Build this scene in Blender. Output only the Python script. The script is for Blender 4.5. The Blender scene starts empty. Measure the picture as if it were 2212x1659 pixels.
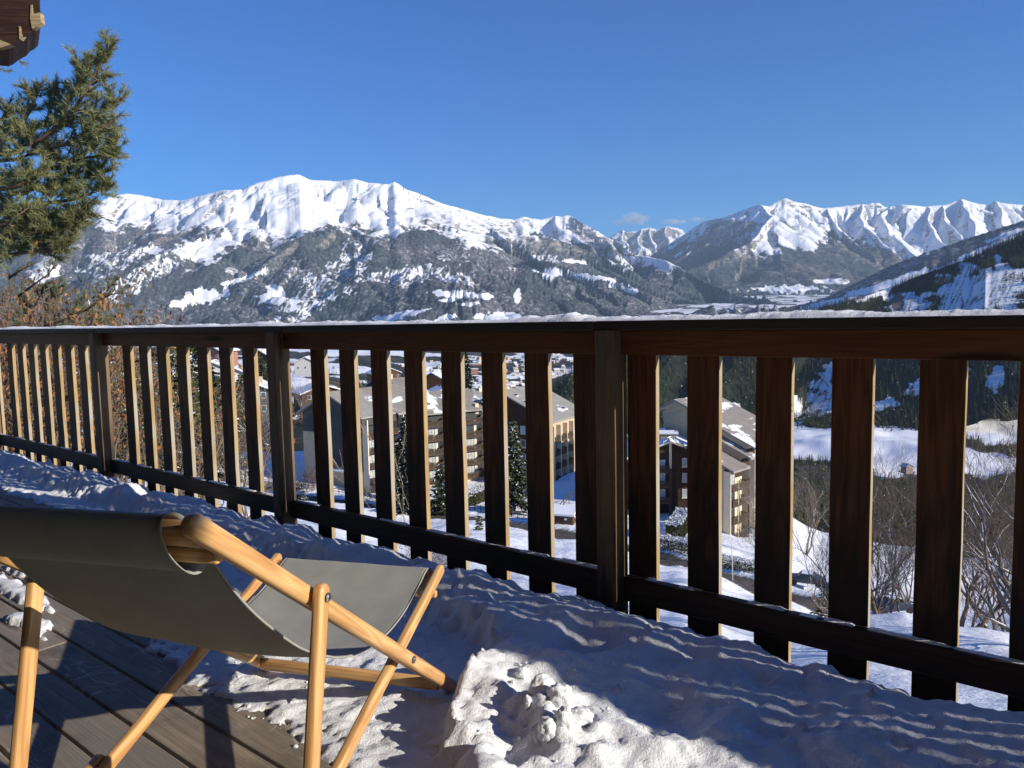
import bpy, bmesh, math, random
import numpy as np
from mathutils import Vector, Matrix
R_ = math.radians
random.seed(7)
RS = np.random.RandomState(11)
SC = bpy.context.scene
COL = SC.collection

# ------------------------------------------------------------------ camera
CAMZ = 1.10
FPX, CX, CY = 1661.2, 1106.0, 829.5          # photograph measured at 2212 px wide
_p, _r = R_(5.088), R_(-1.222)
FW = Vector((0, math.cos(_p), -math.sin(_p)))
_right = Vector((1, 0, 0)); _up = _right.cross(FW)
RT = _right*math.cos(_r) + _up*math.sin(_r)
UP = -_right*math.sin(_r) + _up*math.cos(_r)
EYE = Vector((0, 0, CAMZ))
cam_d = bpy.data.cameras.new('camera'); cam = bpy.data.objects.new('camera', cam_d); COL.objects.link(cam)
cam.matrix_world = Matrix(((RT.x, UP.x, -FW.x, EYE.x), (RT.y, UP.y, -FW.y, EYE.y), (RT.z, UP.z, -FW.z, EYE.z), (0, 0, 0, 1)))
cam_d.sensor_width = 36; cam_d.lens = FPX/2212*36; cam_d.clip_start = 0.05; cam_d.clip_end = 90000
SC.camera = cam

# ------------------------------------------------------------------ light
SUN_AZ, SUN_EL = 116.3, 20.5                  # azimuth clockwise from +Y
w = bpy.data.worlds.new('World'); SC.world = w; w.use_nodes = True
nt = w.node_tree; nt.nodes.clear()
sky = nt.nodes.new('ShaderNodeTexSky'); sky.sky_type = 'NISHITA'; sky.sun_disc = False
sky.sun_elevation = R_(SUN_EL); sky.sun_rotation = R_(SUN_AZ); sky.altitude = 1400
sky.air_density = 1.0; sky.dust_density = 0.15; sky.ozone_density = 3.2
bg = nt.nodes.new('ShaderNodeBackground'); bg.inputs[1].default_value = 0.10
wo = nt.nodes.new('ShaderNodeOutputWorld')
hs = nt.nodes.new('ShaderNodeHueSaturation'); hs.inputs['Saturation'].default_value = 1.80; hs.inputs['Hue'].default_value = .518
nt.links.new(sky.outputs[0], hs.inputs['Color']); nt.links.new(hs.outputs[0], bg.inputs[0]); nt.links.new(bg.outputs[0], wo.inputs[0])
sd = bpy.data.lights.new('sun', 'SUN'); sun = bpy.data.objects.new('sun', sd); COL.objects.link(sun)
sd.energy = 5.0; sd.angle = R_(0.53); sd.color = (1.0, 0.91, 0.78)
SUNV = Vector((math.sin(R_(SUN_AZ))*math.cos(R_(SUN_EL)), math.cos(R_(SUN_AZ))*math.cos(R_(SUN_EL)), math.sin(R_(SUN_EL))))
sun.rotation_euler = SUNV.to_track_quat('Z', 'Y').to_euler()
SC.view_settings.view_transform = 'Standard'; SC.view_settings.look = 'None'
SC.view_settings.exposure = 0.62; SC.view_settings.gamma = 1.0
SC.cycles.max_bounces = 6; SC.cycles.diffuse_bounces = 3; SC.cycles.volume_bounces = 0
SC.cycles.transparent_max_bounces = 12
SC.cycles.use_denoising = True

# ------------------------------------------------------------------ helpers
def W(px, py, depth):
    d = FW + RT*((px-CX)/FPX) - UP*((py-CY)/FPX)
    return EYE + d*(depth/d.y)
def PX(X, Y, Z):                              # world -> photograph position (arrays)
    x, y, z = X-EYE.x, Y-EYE.y, Z-EYE.z
    q = x*FW.x+y*FW.y+z*FW.z
    return CX+FPX*(x*RT.x+y*RT.y+z*RT.z)/q, CY-FPX*(x*UP.x+y*UP.y+z*UP.z)/q

def tag(o, label=None, cat=None, group=None, kind=None):
    if label: o['label'] = label
    if cat: o['category'] = cat
    if group: o['group'] = group
    if kind: o['kind'] = kind
    return o
def par(o, p):
    if p is not None:
        o.parent = p; o.matrix_parent_inverse = Matrix.Translation(-Vector(p.location)) if not p.get('_r') else (Matrix.Translation(p.location) @ Matrix.Rotation(p['_r'], 4, 'Z')).inverted()
    return o
def empty(name, loc=(0, 0, 0)):
    o = bpy.data.objects.new(name, None); COL.objects.link(o); o.location = loc; o.empty_display_size = .2
    return o
def link(name, me, mat=None, parent=None, loc=None):
    o = bpy.data.objects.new(name, me); COL.objects.link(o)
    if mat is not None and not me.materials:
        for m in (mat if isinstance(mat, (list, tuple)) else [mat]): me.materials.append(m)
    if loc is not None: o.location = loc
    return par(o, parent)
def mesh_np(name, V, Fq, smooth=True, mi=None):
    V = np.asarray(V, np.float32); Fq = np.asarray(Fq, np.int32)
    me = bpy.data.meshes.new(name); k = Fq.shape[1]
    me.vertices.add(len(V)); me.vertices.foreach_set('co', V.ravel())
    me.loops.add(Fq.size); me.loops.foreach_set('vertex_index', Fq.ravel())
    me.polygons.add(len(Fq)); me.polygons.foreach_set('loop_start', np.arange(0, Fq.size, k, dtype=np.int32))
    if smooth: me.polygons.foreach_set('use_smooth', np.ones(len(Fq), bool))
    if mi is not None: me.polygons.foreach_set('material_index', np.asarray(mi, np.int32))
    me.update(calc_edges=True); me.validate()
    return me
def grid_faces(nr, nc):
    i = np.arange(nr-1)[:, None]*nc + np.arange(nc-1)[None, :]
    return np.stack([i, i+1, i+1+nc, i+nc], -1).reshape(-1, 4)
def attr(me, name, vals):
    a = me.attributes.new(name, 'FLOAT', 'POINT'); a.data.foreach_set('value', np.asarray(vals, np.float32).ravel())

class MB:
    def __init__(s): s.v = []; s.f = []; s.m = []; s.cur = 0
    def add(s, vs, fs):
        b = len(s.v); s.v += [tuple(v) for v in vs]; s.f += [tuple(b+i for i in f) for f in fs]; s.m += [s.cur]*len(fs)
    def box(s, c, size, M=None):
        cx, cy, cz = c; a, b, d = size[0]/2, size[1]/2, size[2]/2
        vs = [Vector((cx+i*a, cy+j*b, cz+k*d)) for i in (-1, 1) for j in (-1, 1) for k in (-1, 1)]
        if M is not None: vs = [M @ v for v in vs]
        s.add(vs, [(0, 1, 3, 2), (4, 6, 7, 5), (0, 4, 5, 1), (2, 3, 7, 6), (0, 2, 6, 4), (1, 5, 7, 3)])
    def poly(s, pts): s.add(pts, [tuple(range(len(pts)))])
    def prism(s, pts, off):                  # closed outline pushed along off
        n = len(pts); off = Vector(off); a = [Vector(p) for p in pts]
        s.add(a+[p+off for p in a], [tuple(range(n))[::-1], tuple(range(n, 2*n))]+[(i, (i+1) % n, n+(i+1) % n, n+i) for i in range(n)])
    def tube(s, pts, rad, k=6, cap=True):
        n = len(pts); pts = [Vector(p) for p in pts]; rs = rad if isinstance(rad, (list, tuple)) else [rad]*n
        vs = []; ref = None
        for i, p in enumerate(pts):
            t = (pts[min(i+1, n-1)]-pts[max(i-1, 0)]).normalized()
            if ref is None: ref = t.orthogonal().normalized()
            ref = (ref-t*ref.dot(t)); ref = ref.normalized() if ref.length > 1e-6 else t.orthogonal().normalized()
            b = t.cross(ref)
            vs += [p+(ref*math.cos(2*math.pi*j/k)+b*math.sin(2*math.pi*j/k))*rs[i] for j in range(k)]
        fs = [(i*k+j, i*k+(j+1) % k, (i+1)*k+(j+1) % k, (i+1)*k+j) for i in range(n-1) for j in range(k)]
        if cap: fs += [tuple(range(k))[::-1], tuple(range((n-1)*k, n*k))]
        s.add(vs, fs)
    def mesh(s, name, smooth=False):
        me = bpy.data.meshes.new(name); me.from_pydata(s.v, [], s.f); me.update()
        if any(s.m): me.polygons.foreach_set('material_index', s.m)
        if smooth: me.polygons.foreach_set('use_smooth', [True]*len(s.f))
        return me
    def build(s, name, mat, parent=None, smooth=False): return link(name, s.mesh(name, smooth), mat, parent)

def bevel(o, wd=.003, seg=2):
    m = o.modifiers.new('b', 'BEVEL'); m.width = wd; m.segments = seg; m.limit_method = 'ANGLE'; m.angle_limit = R_(40)
    return o
def frame(p0, p1, up=(0, 0, 1)):             # X along the member, origin at the middle
    p0, p1, up = Vector(p0), Vector(p1), Vector(up)
    x = (p1-p0).normalized(); z = (up-x*up.dot(x)).normalized(); y = z.cross(x); c = (p0+p1)/2
    return Matrix(((x.x, y.x, z.x, c.x), (x.y, y.y, z.y, c.y), (x.z, y.z, z.z, c.z), (0, 0, 0, 1))), (p1-p0).length
def place(o, M, parent):
    if parent is not None: o.parent = parent; o.matrix_parent_inverse = Matrix.Translation(-Vector(parent.location))
    o.matrix_basis = M
    return o
def board(name, p0, p1, wy, wz, mat, parent, up=(0, 0, 1), bv=.003, segs=1, wob=0.0):
    M, L = frame(p0, p1, up); mb = MB(); n = segs+1
    vs = []
    for i in range(n):
        x = -L/2+L*i/segs; jy, jz = (random.uniform(-wob, wob) for _ in range(2))
        vs += [(x, a*wy/2+jy, b*wz/2+jz) for a, b in ((-1, -1), (1, -1), (1, 1), (-1, 1))]
    fs = [(0, 3, 2, 1), tuple((n-1)*4+i for i in range(4))]
    for i in range(segs): fs += [(i*4+j, i*4+(j+1) % 4, i*4+4+(j+1) % 4, i*4+4+j) for j in range(4)]
    mb.add(vs, fs); o = link(name, mb.mesh(name), mat)
    if bv: bevel(o, bv)
    return place(o, M, parent)
def slat(name, p0, p1, wid, thick, up, mat, parent, bv, r0=True, r1=True, seg=8):  # flat bar with rounded ends; up = direction across its width
    M, L = frame(p0, p1, up); out = []; r = wid/2
    def cap(sx, rnd):
        c = sx*(L/2)
        return [(c+sx*math.cos(a)*r*(.85 if rnd else 0), math.sin(a)*r) for a in np.linspace(-math.pi/2, math.pi/2, seg if rnd else 2)]
    out = cap(1, r1)+[(x, z) for x, z in cap(-1, r0)[::-1]]
    mb = MB(); mb.prism([(x, -thick/2, z) for x, z in out], (0, thick, 0)); o = link(name, mb.mesh(name, True), mat)
    bevel(o, bv, 4); o.modifiers['b'].angle_limit = R_(50)
    o.data.polygons.foreach_set('use_smooth', [True]*len(o.data.polygons))
    return place(o, M, parent)

# ---- noise in numpy
def _h(ix, iy, s):
    n = (ix.astype(np.int64)*374761393 + iy.astype(np.int64)*668265263 + s*1442695041) & 0xffffffff
    n = ((n ^ (n >> 13))*1274126177) & 0xffffffff
    return ((n ^ (n >> 16)) & 0xffffff)/float(0xffffff)
def noise(x, y, s=0):
    ix, iy = np.floor(x), np.floor(y); fx, fy = x-ix, y-iy
    ux, uy = fx*fx*fx*(fx*(fx*6-15)+10), fy*fy*fy*(fy*(fy*6-15)+10)
    def g(a, b):
        t = _h(ix+a, iy+b, s)*2*np.pi
        return np.cos(t)*(fx-a)+np.sin(t)*(fy-b)
    return ((g(0, 0)*(1-ux)+g(1, 0)*ux)*(1-uy)+(g(0, 1)*(1-ux)+g(1, 1)*ux)*uy)*1.5
def fbm(x, y, o=5, s=0, gain=.5, lac=2.03):
    r = 0; a = 1
    for i in range(o): r = r+a*noise(x, y, s+i*17); x = x*lac+3.1; y = y*lac+1.7; a *= gain
    return r
def ridged(x, y, o=5, s=0, gain=.5, lac=2.07):
    r = 0; a = 1; wgt = 1
    for i in range(o):
        n = (1-np.abs(noise(x, y, s+i*31)))**2; r = r+a*n*wgt; wgt = np.clip(n*1.3, 0, 1); x = x*lac+2.3; y = y*lac+5.1; a *= gain
    return r
def sst(a, b, x):
    t = np.clip((x-a)/(b-a), 0, 1); return t*t*(3-2*t)

# ---- materials
def nmat(name):
    m = bpy.data.materials.new(name); m.use_nodes = True; t = m.node_tree; b = t.nodes['Principled BSDF']
    return m, t, b
def nd(t, typ, ins=None, **kw):
    n = t.nodes.new('ShaderNode'+typ)
    for k, v in kw.items(): setattr(n, k, v)
    for k, v in (ins or {}).items():
        if isinstance(v, bpy.types.NodeSocket): t.links.new(v, n.inputs[k])
        else: n.inputs[k].default_value = v
    return n
def mixc(t, f, a, b, mode='MIX'):
    n = nd(t, 'Mix', data_type='RGBA', blend_type=mode)
    for i, v in ((0, f), (6, a), (7, b)):
        if isinstance(v, bpy.types.NodeSocket): t.links.new(v, n.inputs[i])
        else: n.inputs[i].default_value = (*v, 1) if i and len(v) == 3 else v
    return n.outputs[2]
def ramp(t, f, stops):
    r = nd(t, 'ValToRGB', {0: f}); e = r.color_ramp.elements
    while len(e) < len(stops): e.new(.5)
    for q, (p, c) in zip(e, stops): q.position = p; q.color = (*c, 1) if len(c) == 3 else c
    return r.outputs[0]
def rmp(t, v, a, b, c=0, d=1):
    return nd(t, 'MapRange', {0: v, 1: a, 2: b, 3: c, 4: d}).outputs[0]
def math_(t, op, a, b=0.0, clamp=False):
    n = nd(t, 'Math', {0: a, 1: b}, operation=op); n.use_clamp = clamp; return n.outputs[0]
def bump(t, b, h, strength=.3, dist=.01):
    n = nd(t, 'Bump', {'Strength': strength, 'Distance': dist, 'Height': h}); t.links.new(n.outputs[0], b.inputs['Normal'])
def objco(t, scale, rnd=True):
    tc = nd(t, 'TexCoord').outputs['Object']
    if rnd:
        oi = nd(t, 'ObjectInfo').outputs['Random']
        v = nd(t, 'CombineXYZ', {0: math_(t, 'MULTIPLY', oi, 37.0), 1: math_(t, 'MULTIPLY', oi, 91.0), 2: math_(t, 'MULTIPLY', oi, 13.0)}).outputs[0]
        tc = nd(t, 'VectorMath', {0: tc, 1: v}, operation='ADD').outputs[0]
    return nd(t, 'Mapping', {'Vector': tc, 'Scale': scale}).outputs[0]
def flat(name, col, rough=.7, var=.25, scale=6, metal=0, bmp=.1, bscale=30, spec=.3):
    m, t, b = nmat(name); co = objco(t, (1, 1, 1))
    n = nd(t, 'TexNoise', {'Vector': co, 'Scale': scale, 'Detail': 5}).outputs[0]
    t.links.new(mixc(t, rmp(t, n, .3, .7), tuple(c*(1-var) for c in col), tuple(min(1, c*(1+var)) for c in col)), b.inputs['Base Color'])
    b.inputs['Roughness'].default_value = rough; b.inputs['Metallic'].default_value = metal; b.inputs['Specular IOR Level'].default_value = spec
    if bmp: bump(t, b, nd(t, 'TexNoise', {'Vector': co, 'Scale': bscale, 'Detail': 4}).outputs[0], bmp, .02)
    return m
def wood(name, dark, light, stain=None, grey=None, gscale=1.0, rough=.65, bs=.35, contrast=.45, spec=.3, edge=None, scratch=False):
    m, t, b = nmat(name)
    co = objco(t, (1.1*gscale, 14*gscale, 14*gscale))
    ring = nd(t, 'TexNoise', {'Vector': co, 'Scale': 1.3, 'Detail': 2, 'Distortion': .5}).outputs[0]
    rings = nd(t, 'Math', {0: math_(t, 'MULTIPLY', ring, 34.0)}, operation='SINE').outputs[0]
    co2 = objco(t, (3*gscale, 160*gscale, 160*gscale))
    fib = nd(t, 'TexNoise', {'Vector': co2, 'Scale': 1.5, 'Detail': 4}).outputs[0]
    co3 = objco(t, (.9, 3, 3))
    big = nd(t, 'TexNoise', {'Vector': co3, 'Scale': 1.7, 'Detail': 3}).outputs[0]
    f = math_(t, 'ADD', math_(t, 'MULTIPLY', rings, .16*contrast), math_(t, 'MULTIPLY', fib, .55)); f = math_(t, 'ADD', f, math_(t, 'MULTIPLY', big, .45))
    c = mixc(t, rmp(t, f, .25, .78), dark, light)
    # knots
    kn = nd(t, 'TexVoronoi', {'Vector': objco(t, (1.3, 9, 9)), 'Scale': 1.0}).outputs[0]
    c = mixc(t, rmp(t, kn, .10, .17, .85, 0), c, tuple(x*.25 for x in dark))
    if grey:
        g = nd(t, 'TexNoise', {'Vector': objco(t, (.8, 10, 10)), 'Scale': 1.3, 'Detail': 5}).outputs[0]
        c = mixc(t, rmp(t, g, .42, .62), c, grey)
    if stain:
        pz = nd(t, 'SeparateXYZ', {0: nd(t, 'NewGeometry').outputs['Position']}).outputs[2]
        sn = nd(t, 'TexNoise', {'Vector': objco(t, (2.2, 12, 12)), 'Scale': 2, 'Detail': 5}).outputs[0]
        zz = math_(t, 'ADD', pz, math_(t, 'MULTIPLY', math_(t, 'SUBTRACT', sn, .5), 1.1))
        c = mixc(t, rmp(t, zz, stain[0], stain[1], .93, 0), c, (.016, .012, .009))
    if scratch:
        for k_, (sx_, sy_) in enumerate(((3.0, 9.0), (7.0, 4.0))):
            q_ = nd(t, 'TexNoise', {'Vector': objco(t, (sx_, sy_, 1)), 'Scale': 1.0, 'Detail': 2, 'Distortion': .4}).outputs[0]
            mk_ = nd(t, 'TexNoise', {'Vector': objco(t, (4, 6, 1)), 'Scale': .9, 'Detail': 2}).outputs[0]
            ln_ = math_(t, 'MULTIPLY', rmp(t, math_(t, 'ABSOLUTE', math_(t, 'SUBTRACT', q_, .5)), .004, .011, 1, 0), rmp(t, mk_, .52, .62))
            c = mixc(t, math_(t, 'MULTIPLY', ln_, .6), c, (.50, .45, .37))
        bl_ = nd(t, 'TexNoise', {'Vector': objco(t, (2.5, 3.5, 1)), 'Scale': 1.0, 'Detail': 6, 'Roughness': .7}).outputs[0]
        c = mixc(t, rmp(t, bl_, .50, .72, 0, .6), c, (.075, .06, .048))
    if edge:                                   # lighter, greyer colour on the narrow sides
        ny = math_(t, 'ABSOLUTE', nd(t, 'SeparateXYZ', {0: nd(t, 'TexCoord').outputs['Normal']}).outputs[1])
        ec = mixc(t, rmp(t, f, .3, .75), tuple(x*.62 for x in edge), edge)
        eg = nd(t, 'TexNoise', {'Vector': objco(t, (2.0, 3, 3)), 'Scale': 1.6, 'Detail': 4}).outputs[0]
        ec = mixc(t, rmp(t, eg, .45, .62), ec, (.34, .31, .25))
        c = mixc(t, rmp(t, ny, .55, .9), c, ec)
    t.links.new(c, b.inputs['Base Color']); b.inputs['Roughness'].default_value = rough; b.inputs['Specular IOR Level'].default_value = spec
    h = math_(t, 'ADD', math_(t, 'MULTIPLY', fib, .8), math_(t, 'MULTIPLY', rings, .12))
    bump(t, b, h, bs, .004)
    return m
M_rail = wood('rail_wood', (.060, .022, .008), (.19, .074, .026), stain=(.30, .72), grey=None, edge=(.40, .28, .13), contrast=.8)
M_rail2 = wood('weathered_rail_wood', (.10, .055, .025), (.33, .20, .10), stain=(.05, .55), grey=(.17, .14, .10))
M_apron = wood('apron_wood', (.09, .031, .011), (.22, .085, .030))
M_upr = wood('upright_wood', (.07, .032, .014), (.20, .10, .045), stain=(.28, .66))
M_cap = wood('handrail_wood', (.018, .012, .009), (.085, .045, .024), grey=(.05, .04, .032))
M_lower = wood('lower_rail_wood', (.012, .009, .007), (.06, .033, .018))
M_deck = wood('deck_wood', (.165, .133, .10), (.34, .28, .21), grey=(.20, .18, .15), gscale=.9, rough=.6, bs=.6, contrast=.5, scratch=True)
M_chair = wood('oiled_chair_wood', (.42, .21, .075), (.74, .46, .20), gscale=1.4, rough=.36, bs=.15, contrast=.9, spec=.5)
M_beam = wood('beam_wood', (.014, .009, .007), (.085, .04, .022), bs=1.0)
M_beamend = wood('pale_beam_end_wood', (.22, .16, .08), (.6, .47, .26), bs=1.0)
M_steel = flat('galvanised_steel', (.6, .6, .6), .3, .1, metal=1, bmp=0)

def snowmat(name, s1=40, s2=260, st=.35, dist=.01, col=(.84, .865, .90), big=None):
    m, t, b = nmat(name); g = nd(t, 'NewGeometry').outputs['Position']
    a = nd(t, 'TexNoise', {'Vector': g, 'Scale': s1, 'Detail': 6, 'Roughness': .65}).outputs[0]
    c = nd(t, 'TexNoise', {'Vector': g, 'Scale': s2, 'Detail': 3}).outputs[0]
    h = math_(t, 'ADD', a, math_(t, 'MULTIPLY', c, .5))
    bump(t, b, h, st, dist)
    t.links.new(mixc(t, rmp(t, a, .3, .7), tuple(x*.96 for x in col), col), b.inputs['Base Color'])
    b.inputs['Roughness'].default_value = .55; b.inputs['Specular IOR Level'].default_value = .25
    return m
M_snow = snowmat('deck_snow', 130, 420, .8, .007)
M_snowroof = snowmat('roof_snow', 3, 12, .3, .05)
# ================================================================== LARGE STRUCTURE
HAZE = 3.0e-5
# ------------------------------------------------------------------ near slope, road and valley floor, one sheet
COLPX = np.array([-500, -100, 300, 640, 944, 1217, 1450, 1650, 1800, 1960, 2120, 2400, 2900], float)
COLU = (COLPX-CX)/FPX
ROADY = np.array([136, 135, 133, 129, 120, 108, 98, 86, 79, 70, 60, 52, 45], float)
ROADZ = np.array([-27, -28, -28.8, -29.2, -30.4, -30.4, -31.2, -30.8, -30.5, -29.5, -27.5, -26, -25], float)
KY = np.array([1.5, 4, 8, 15, 25, 35, 45, 58])
def near_col(i):
    yr, zr = ROADY[i], ROADZ[i]; a = yr-3.0; b = yr+3.0
    ys = [0.5, 3.0]; zs = [-3.0, -3.2]
    for f in (.12, .25, .4, .6, .8): ys.append(3+(a-3)*f); zs.append(-3.2+(zr+3.2)*(f**.97))
    ys += [a, b]; zs += [zr, zr]
    return ys, zs
cols = []
TAIL = {                                       # ground behind the road, (distance, height)
 -500: [(150, -27), (260, -30), (400, -38), (700, -60), (1500, -95), (2500, -110), (4000, -90), (5200, -50)],
 -100: [(150, -28), (260, -31), (400, -40), (700, -65), (1500, -100), (2500, -120), (4000, -95), (5200, -50)],
 300: [(150, -28), (260, -31), (400, -40), (700, -66), (1500, -104), (2500, -125), (4000, -100), (5200, -50)],
 640: [(140, -29), (170, -30), (260, -33), (380, -42), (700, -70), (1500, -108), (2500, -135), (4000, -110), (5200, -60)],
 944: [(135, -31.5), (160, -32.5), (220, -36), (380, -56), (700, -110), (1500, -150), (2500, -165), (4000, -120), (5200, -60)],
 1217: [(125, -31), (160, -31), (200, -36), (380, -80), (700, -150), (1500, -200), (2500, -205), (4000, -150), (5600, -50), (7500, 60), (11000, 240)],
 1450: [(110, -32.5), (150, -34), (200, -45), (380, -100), (700, -175), (1500, -215), (2500, -210), (4000, -150), (5600, -50), (7500, 60), (11000, 240)],
 1650: [(105, -34), (150, -38), (200, -50), (380, -110), (780, -186), (1350, -188), (2500, -200), (4000, -140), (5600, -40), (7500, 60), (11000, 240)],
 1800: [(95, -34), (140, -42), (200, -58), (380, -120), (780, -186), (1350, -188), (2500, -190), (4000, -140), (5600, -40), (7500, 60), (11000, 240)],
 1960: [(90, -33), (140, -44), (200, -62), (380, -125), (780, -187), (1350, -188), (2500, -180), (4000, -140), (5600, -40), (7500, 60), (11000, 240)],
 2120: [(80, -32), (140, -46), (200, -66), (380, -130), (780, -187), (1350, -188), (2500, -180), (4000, -140), (5600, -40), (11000, 240)],
 2400: [(80, -32), (140, -48), (200, -68), (380, -130), (780, -187), (1350, -188), (2500, -180), (5600, -40), (11000, 240)],
 2900: [(80, -32), (140, -48), (200, -68), (380, -130), (780, -180), (1350, -188), (2500, -180), (5600, -40), (11000, 240)]}
gy = np.concatenate([np.geomspace(.6, 40, 120), np.linspace(41, 175, 240), np.geomspace(177, 1400, 200), np.geomspace(1410, 30000, 190)])
colz = []
for i, p in enumerate(COLPX):
    ys, zs = near_col(i)
    if p == 1960: ys = [.5, 3, 12, 25, 44, 52, 66, 73]; zs = [-3, -3.3, -6.6, -10.8, -17.6, -22.6, -29.5, -29.5]
    if p == 1800: ys = [.5, 3, 12, 25, 44, 56, 75, 82]; zs = [-3, -3.3, -6.6, -10.8, -17.8, -23.5, -30.5, -30.5]
    if p == 2120: ys = [.5, 3, 12, 25, 38, 50, 58, 64]; zs = [-3, -3.3, -6.8, -11.0, -16.0, -22.6, -27.5, -27.5]
    if p >= 2400: ys = [.5, 3, 12, 25, 38, 49, 56]; zs = [-3, -3.3, -6.8, -11.0, -17.0, -25, -25]
    for a, b in TAIL[int(p)]:
        if a > ys[-1]: ys.append(a); zs.append(b)
    ys.append(32000); zs.append(max(zs[-1], 300))
    colz.append(np.interp(gy, ys, zs))
colz = np.array(colz)                          # (ncol, ny)
def ground_raw(U, Y):
    """height of the ground sheet at u = x/y, depth y"""
    sh = U.shape; U = U.ravel(); Y = Y.ravel()
    fi = np.interp(U, COLU, np.arange(len(COLU))); i = np.clip(fi.astype(int), 0, len(COLU)-2); fu = fi-i; fu = fu*fu*(3-2*fu)
    fj = np.interp(Y, gy, np.arange(len(gy))); j = np.clip(fj.astype(int), 0, len(gy)-2); fv = fj-j
    z = (colz[i, j]*(1-fu)+colz[i+1, j]*fu)*(1-fv)+(colz[i, j+1]*(1-fu)+colz[i+1, j+1]*fu)*fv
    return z.reshape(sh)
def road_mask(U, Y):
    yr = np.interp(U, COLU, ROADY); return np.abs(Y-yr)
def ground_z(x, y):
    y = max(y, .6); return float(ground_raw(np.array([x/y]), np.array([y]))[0])
def ground_pt(px, y):                         # ground point in photograph column px at depth y
    u = (px-CX)/FPX; return Vector((u*y, y, ground_z(u*y, y)))

gu = np.linspace(-1.9, 1.7, 820)
Ug, Yg = np.meshgrid(gu, gy); Xg = Ug*Yg
Zg = ground_raw(Ug, Yg)
rm = road_mask(Ug, Yg)
offr = sst(3.2, 9, rm)
far_ = sst(150, 500, Yg)
Zg = Zg + offr*(fbm(Xg/9, Yg/9, 4, 3)*.35*sst(2, 20, Yg) + fbm(Xg/60, Yg/60, 4, 5)*1.6*sst(20, 60, Yg)*(1-.6*sst(110, 125, Yg)*(1-far_))) + far_*(fbm(Xg/400, Yg/400, 5, 8)*14+fbm(Xg/90, Yg/90, 3, 9)*4)*(1-.8*sst(3500, 5500, Yg))
Zg += np.where(rm < 7, .28*np.exp(-((rm-4.1)/.7)**2)*(1+.7*noise(Xg/1.3, Yg/1.3, 4)), 0)      # ploughed snow along the road
Zg -= (1-sst(2.6, 3.3, rm))*.12
V = np.stack([Xg, Yg, Zg], -1).reshape(-1, 3)
me = mesh_np('ground', V, grid_faces(*Ug.shape)[:, ::-1][:, [3, 2, 1, 0]])
pxg, pyg = PX(Xg, Yg, Zg)
def blob(px, py, cx, cy, rx, ry, rot=0, nz=.35, seed=1, fs=.03):
    c, s = math.cos(R_(rot)), math.sin(R_(rot)); dx, dy = px-cx, py-cy
    a, b = (dx*c+dy*s)/rx, (-dx*s+dy*c)/ry
    return 1-sst(.75, 1.1, np.sqrt(a*a+b*b)+nz*fbm(px*fs, py*fs*1.6, 4, seed))
n1 = fbm(Xg/220, Yg/220, 5, 21); n2 = fbm(Xg/45, Yg/45, 4, 22)
fields = sst(-.02, .10, fbm(Xg/330, Yg/420, 4, 31)-.05)
snow = np.where(Yg < 185, 1.0, np.clip(fields*.9, 0, 1))
right = sst(.28, .36, Ug)
snow = np.where((Yg > 300) & (Yg < 1700), snow*(1-.9*right), snow)
for (cx, cy, rx, ry) in ((1760, 960, 95, 38), (1930, 975, 110, 60), (1960, 900, 40, 30), (2180, 935, 120, 32), (2100, 1000, 130, 30), (1700, 905, 45, 18), (1600, 930, 60, 24), (1850, 900, 30, 12)):
    snow = np.where((Yg > 300) & (Yg < 1700), np.maximum(snow, blob(pxg, pyg, cx, cy, rx, ry, 0, .3, int(cx), .02)), snow)
snow = np.clip(snow, 0, 1)
strips = sst(-.08, .03, noise(Xg/240, Yg/130, 44)+.5*noise(Xg/90, Yg/60, 45)) # strips of meadow in the far valley
snow = np.where(Yg > 4500, np.maximum(snow*.6, strips), snow)
leftforest = np.where(Yg > 185, sst(-.1, .15, fbm(Xg/150, Yg/300, 4, 51)), 0)
snow_g = snow
attr(me, 'snow', snow); attr(me, 'road', np.where(Yg < 200, 1-sst(2.75, 3.05, rm+.22*noise(Xg/1.1, Yg/1.1, 61)+.1*noise(Xg*3, Yg*3, 62)), 0)); attr(me, 'tuft', n2)

def far_nodes(t, scale, forest=((.012, .020, .014), (.035, .045, .03)), bare=(.10, .075, .065)):
    g = nd(t, 'NewGeometry').outputs['Position']
    a = nd(t, 'TexNoise', {'Vector': g, 'Scale': scale, 'Detail': 8, 'Roughness': .62}).outputs[0]
    b_ = nd(t, 'TexNoise', {'Vector': g, 'Scale': scale*9, 'Detail': 5, 'Roughness': .7}).outputs[0]
    f = mixc(t, rmp(t, b_, .35, .66), *forest)
    f = mixc(t, rmp(t, a, .50, .60), f, bare)
    return g, a, b_, f
m, t, b = nmat('ground_mix')
g, na, nb, fc = far_nodes(t, .012)
at = lambda n: nd(t, 'Attribute', attribute_name=n).outputs['Fac']
sn = math_(t, 'ADD', at('snow'), math_(t, 'MULTIPLY', math_(t, 'SUBTRACT', nb, .5), 1.1))
c = mixc(t, rmp(t, sn, .42, .56), fc, (.84, .865, .90))
gr = nd(t, 'TexNoise', {'Vector': nd(t, 'Mapping', {'Vector': g, 'Scale': (.3, .3, .3)}).outputs[0], 'Scale': 1.0, 'Detail': 8, 'Roughness': .7}).outputs[0]
grf = rmp(t, math_(t, 'ADD', gr, math_(t, 'MULTIPLY', at('tuft'), .12)), .70, .76)
c = mixc(t, grf, c, (.16, .12, .07))
rn = nd(t, 'TexNoise', {'Vector': g, 'Scale': 1.2, 'Detail': 7}).outputs[0]
rc = mixc(t, rmp(t, rn, .3, .7), (.060, .055, .050), (.115, .105, .095))
c = mixc(t, at('road'), c, rc)
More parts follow.
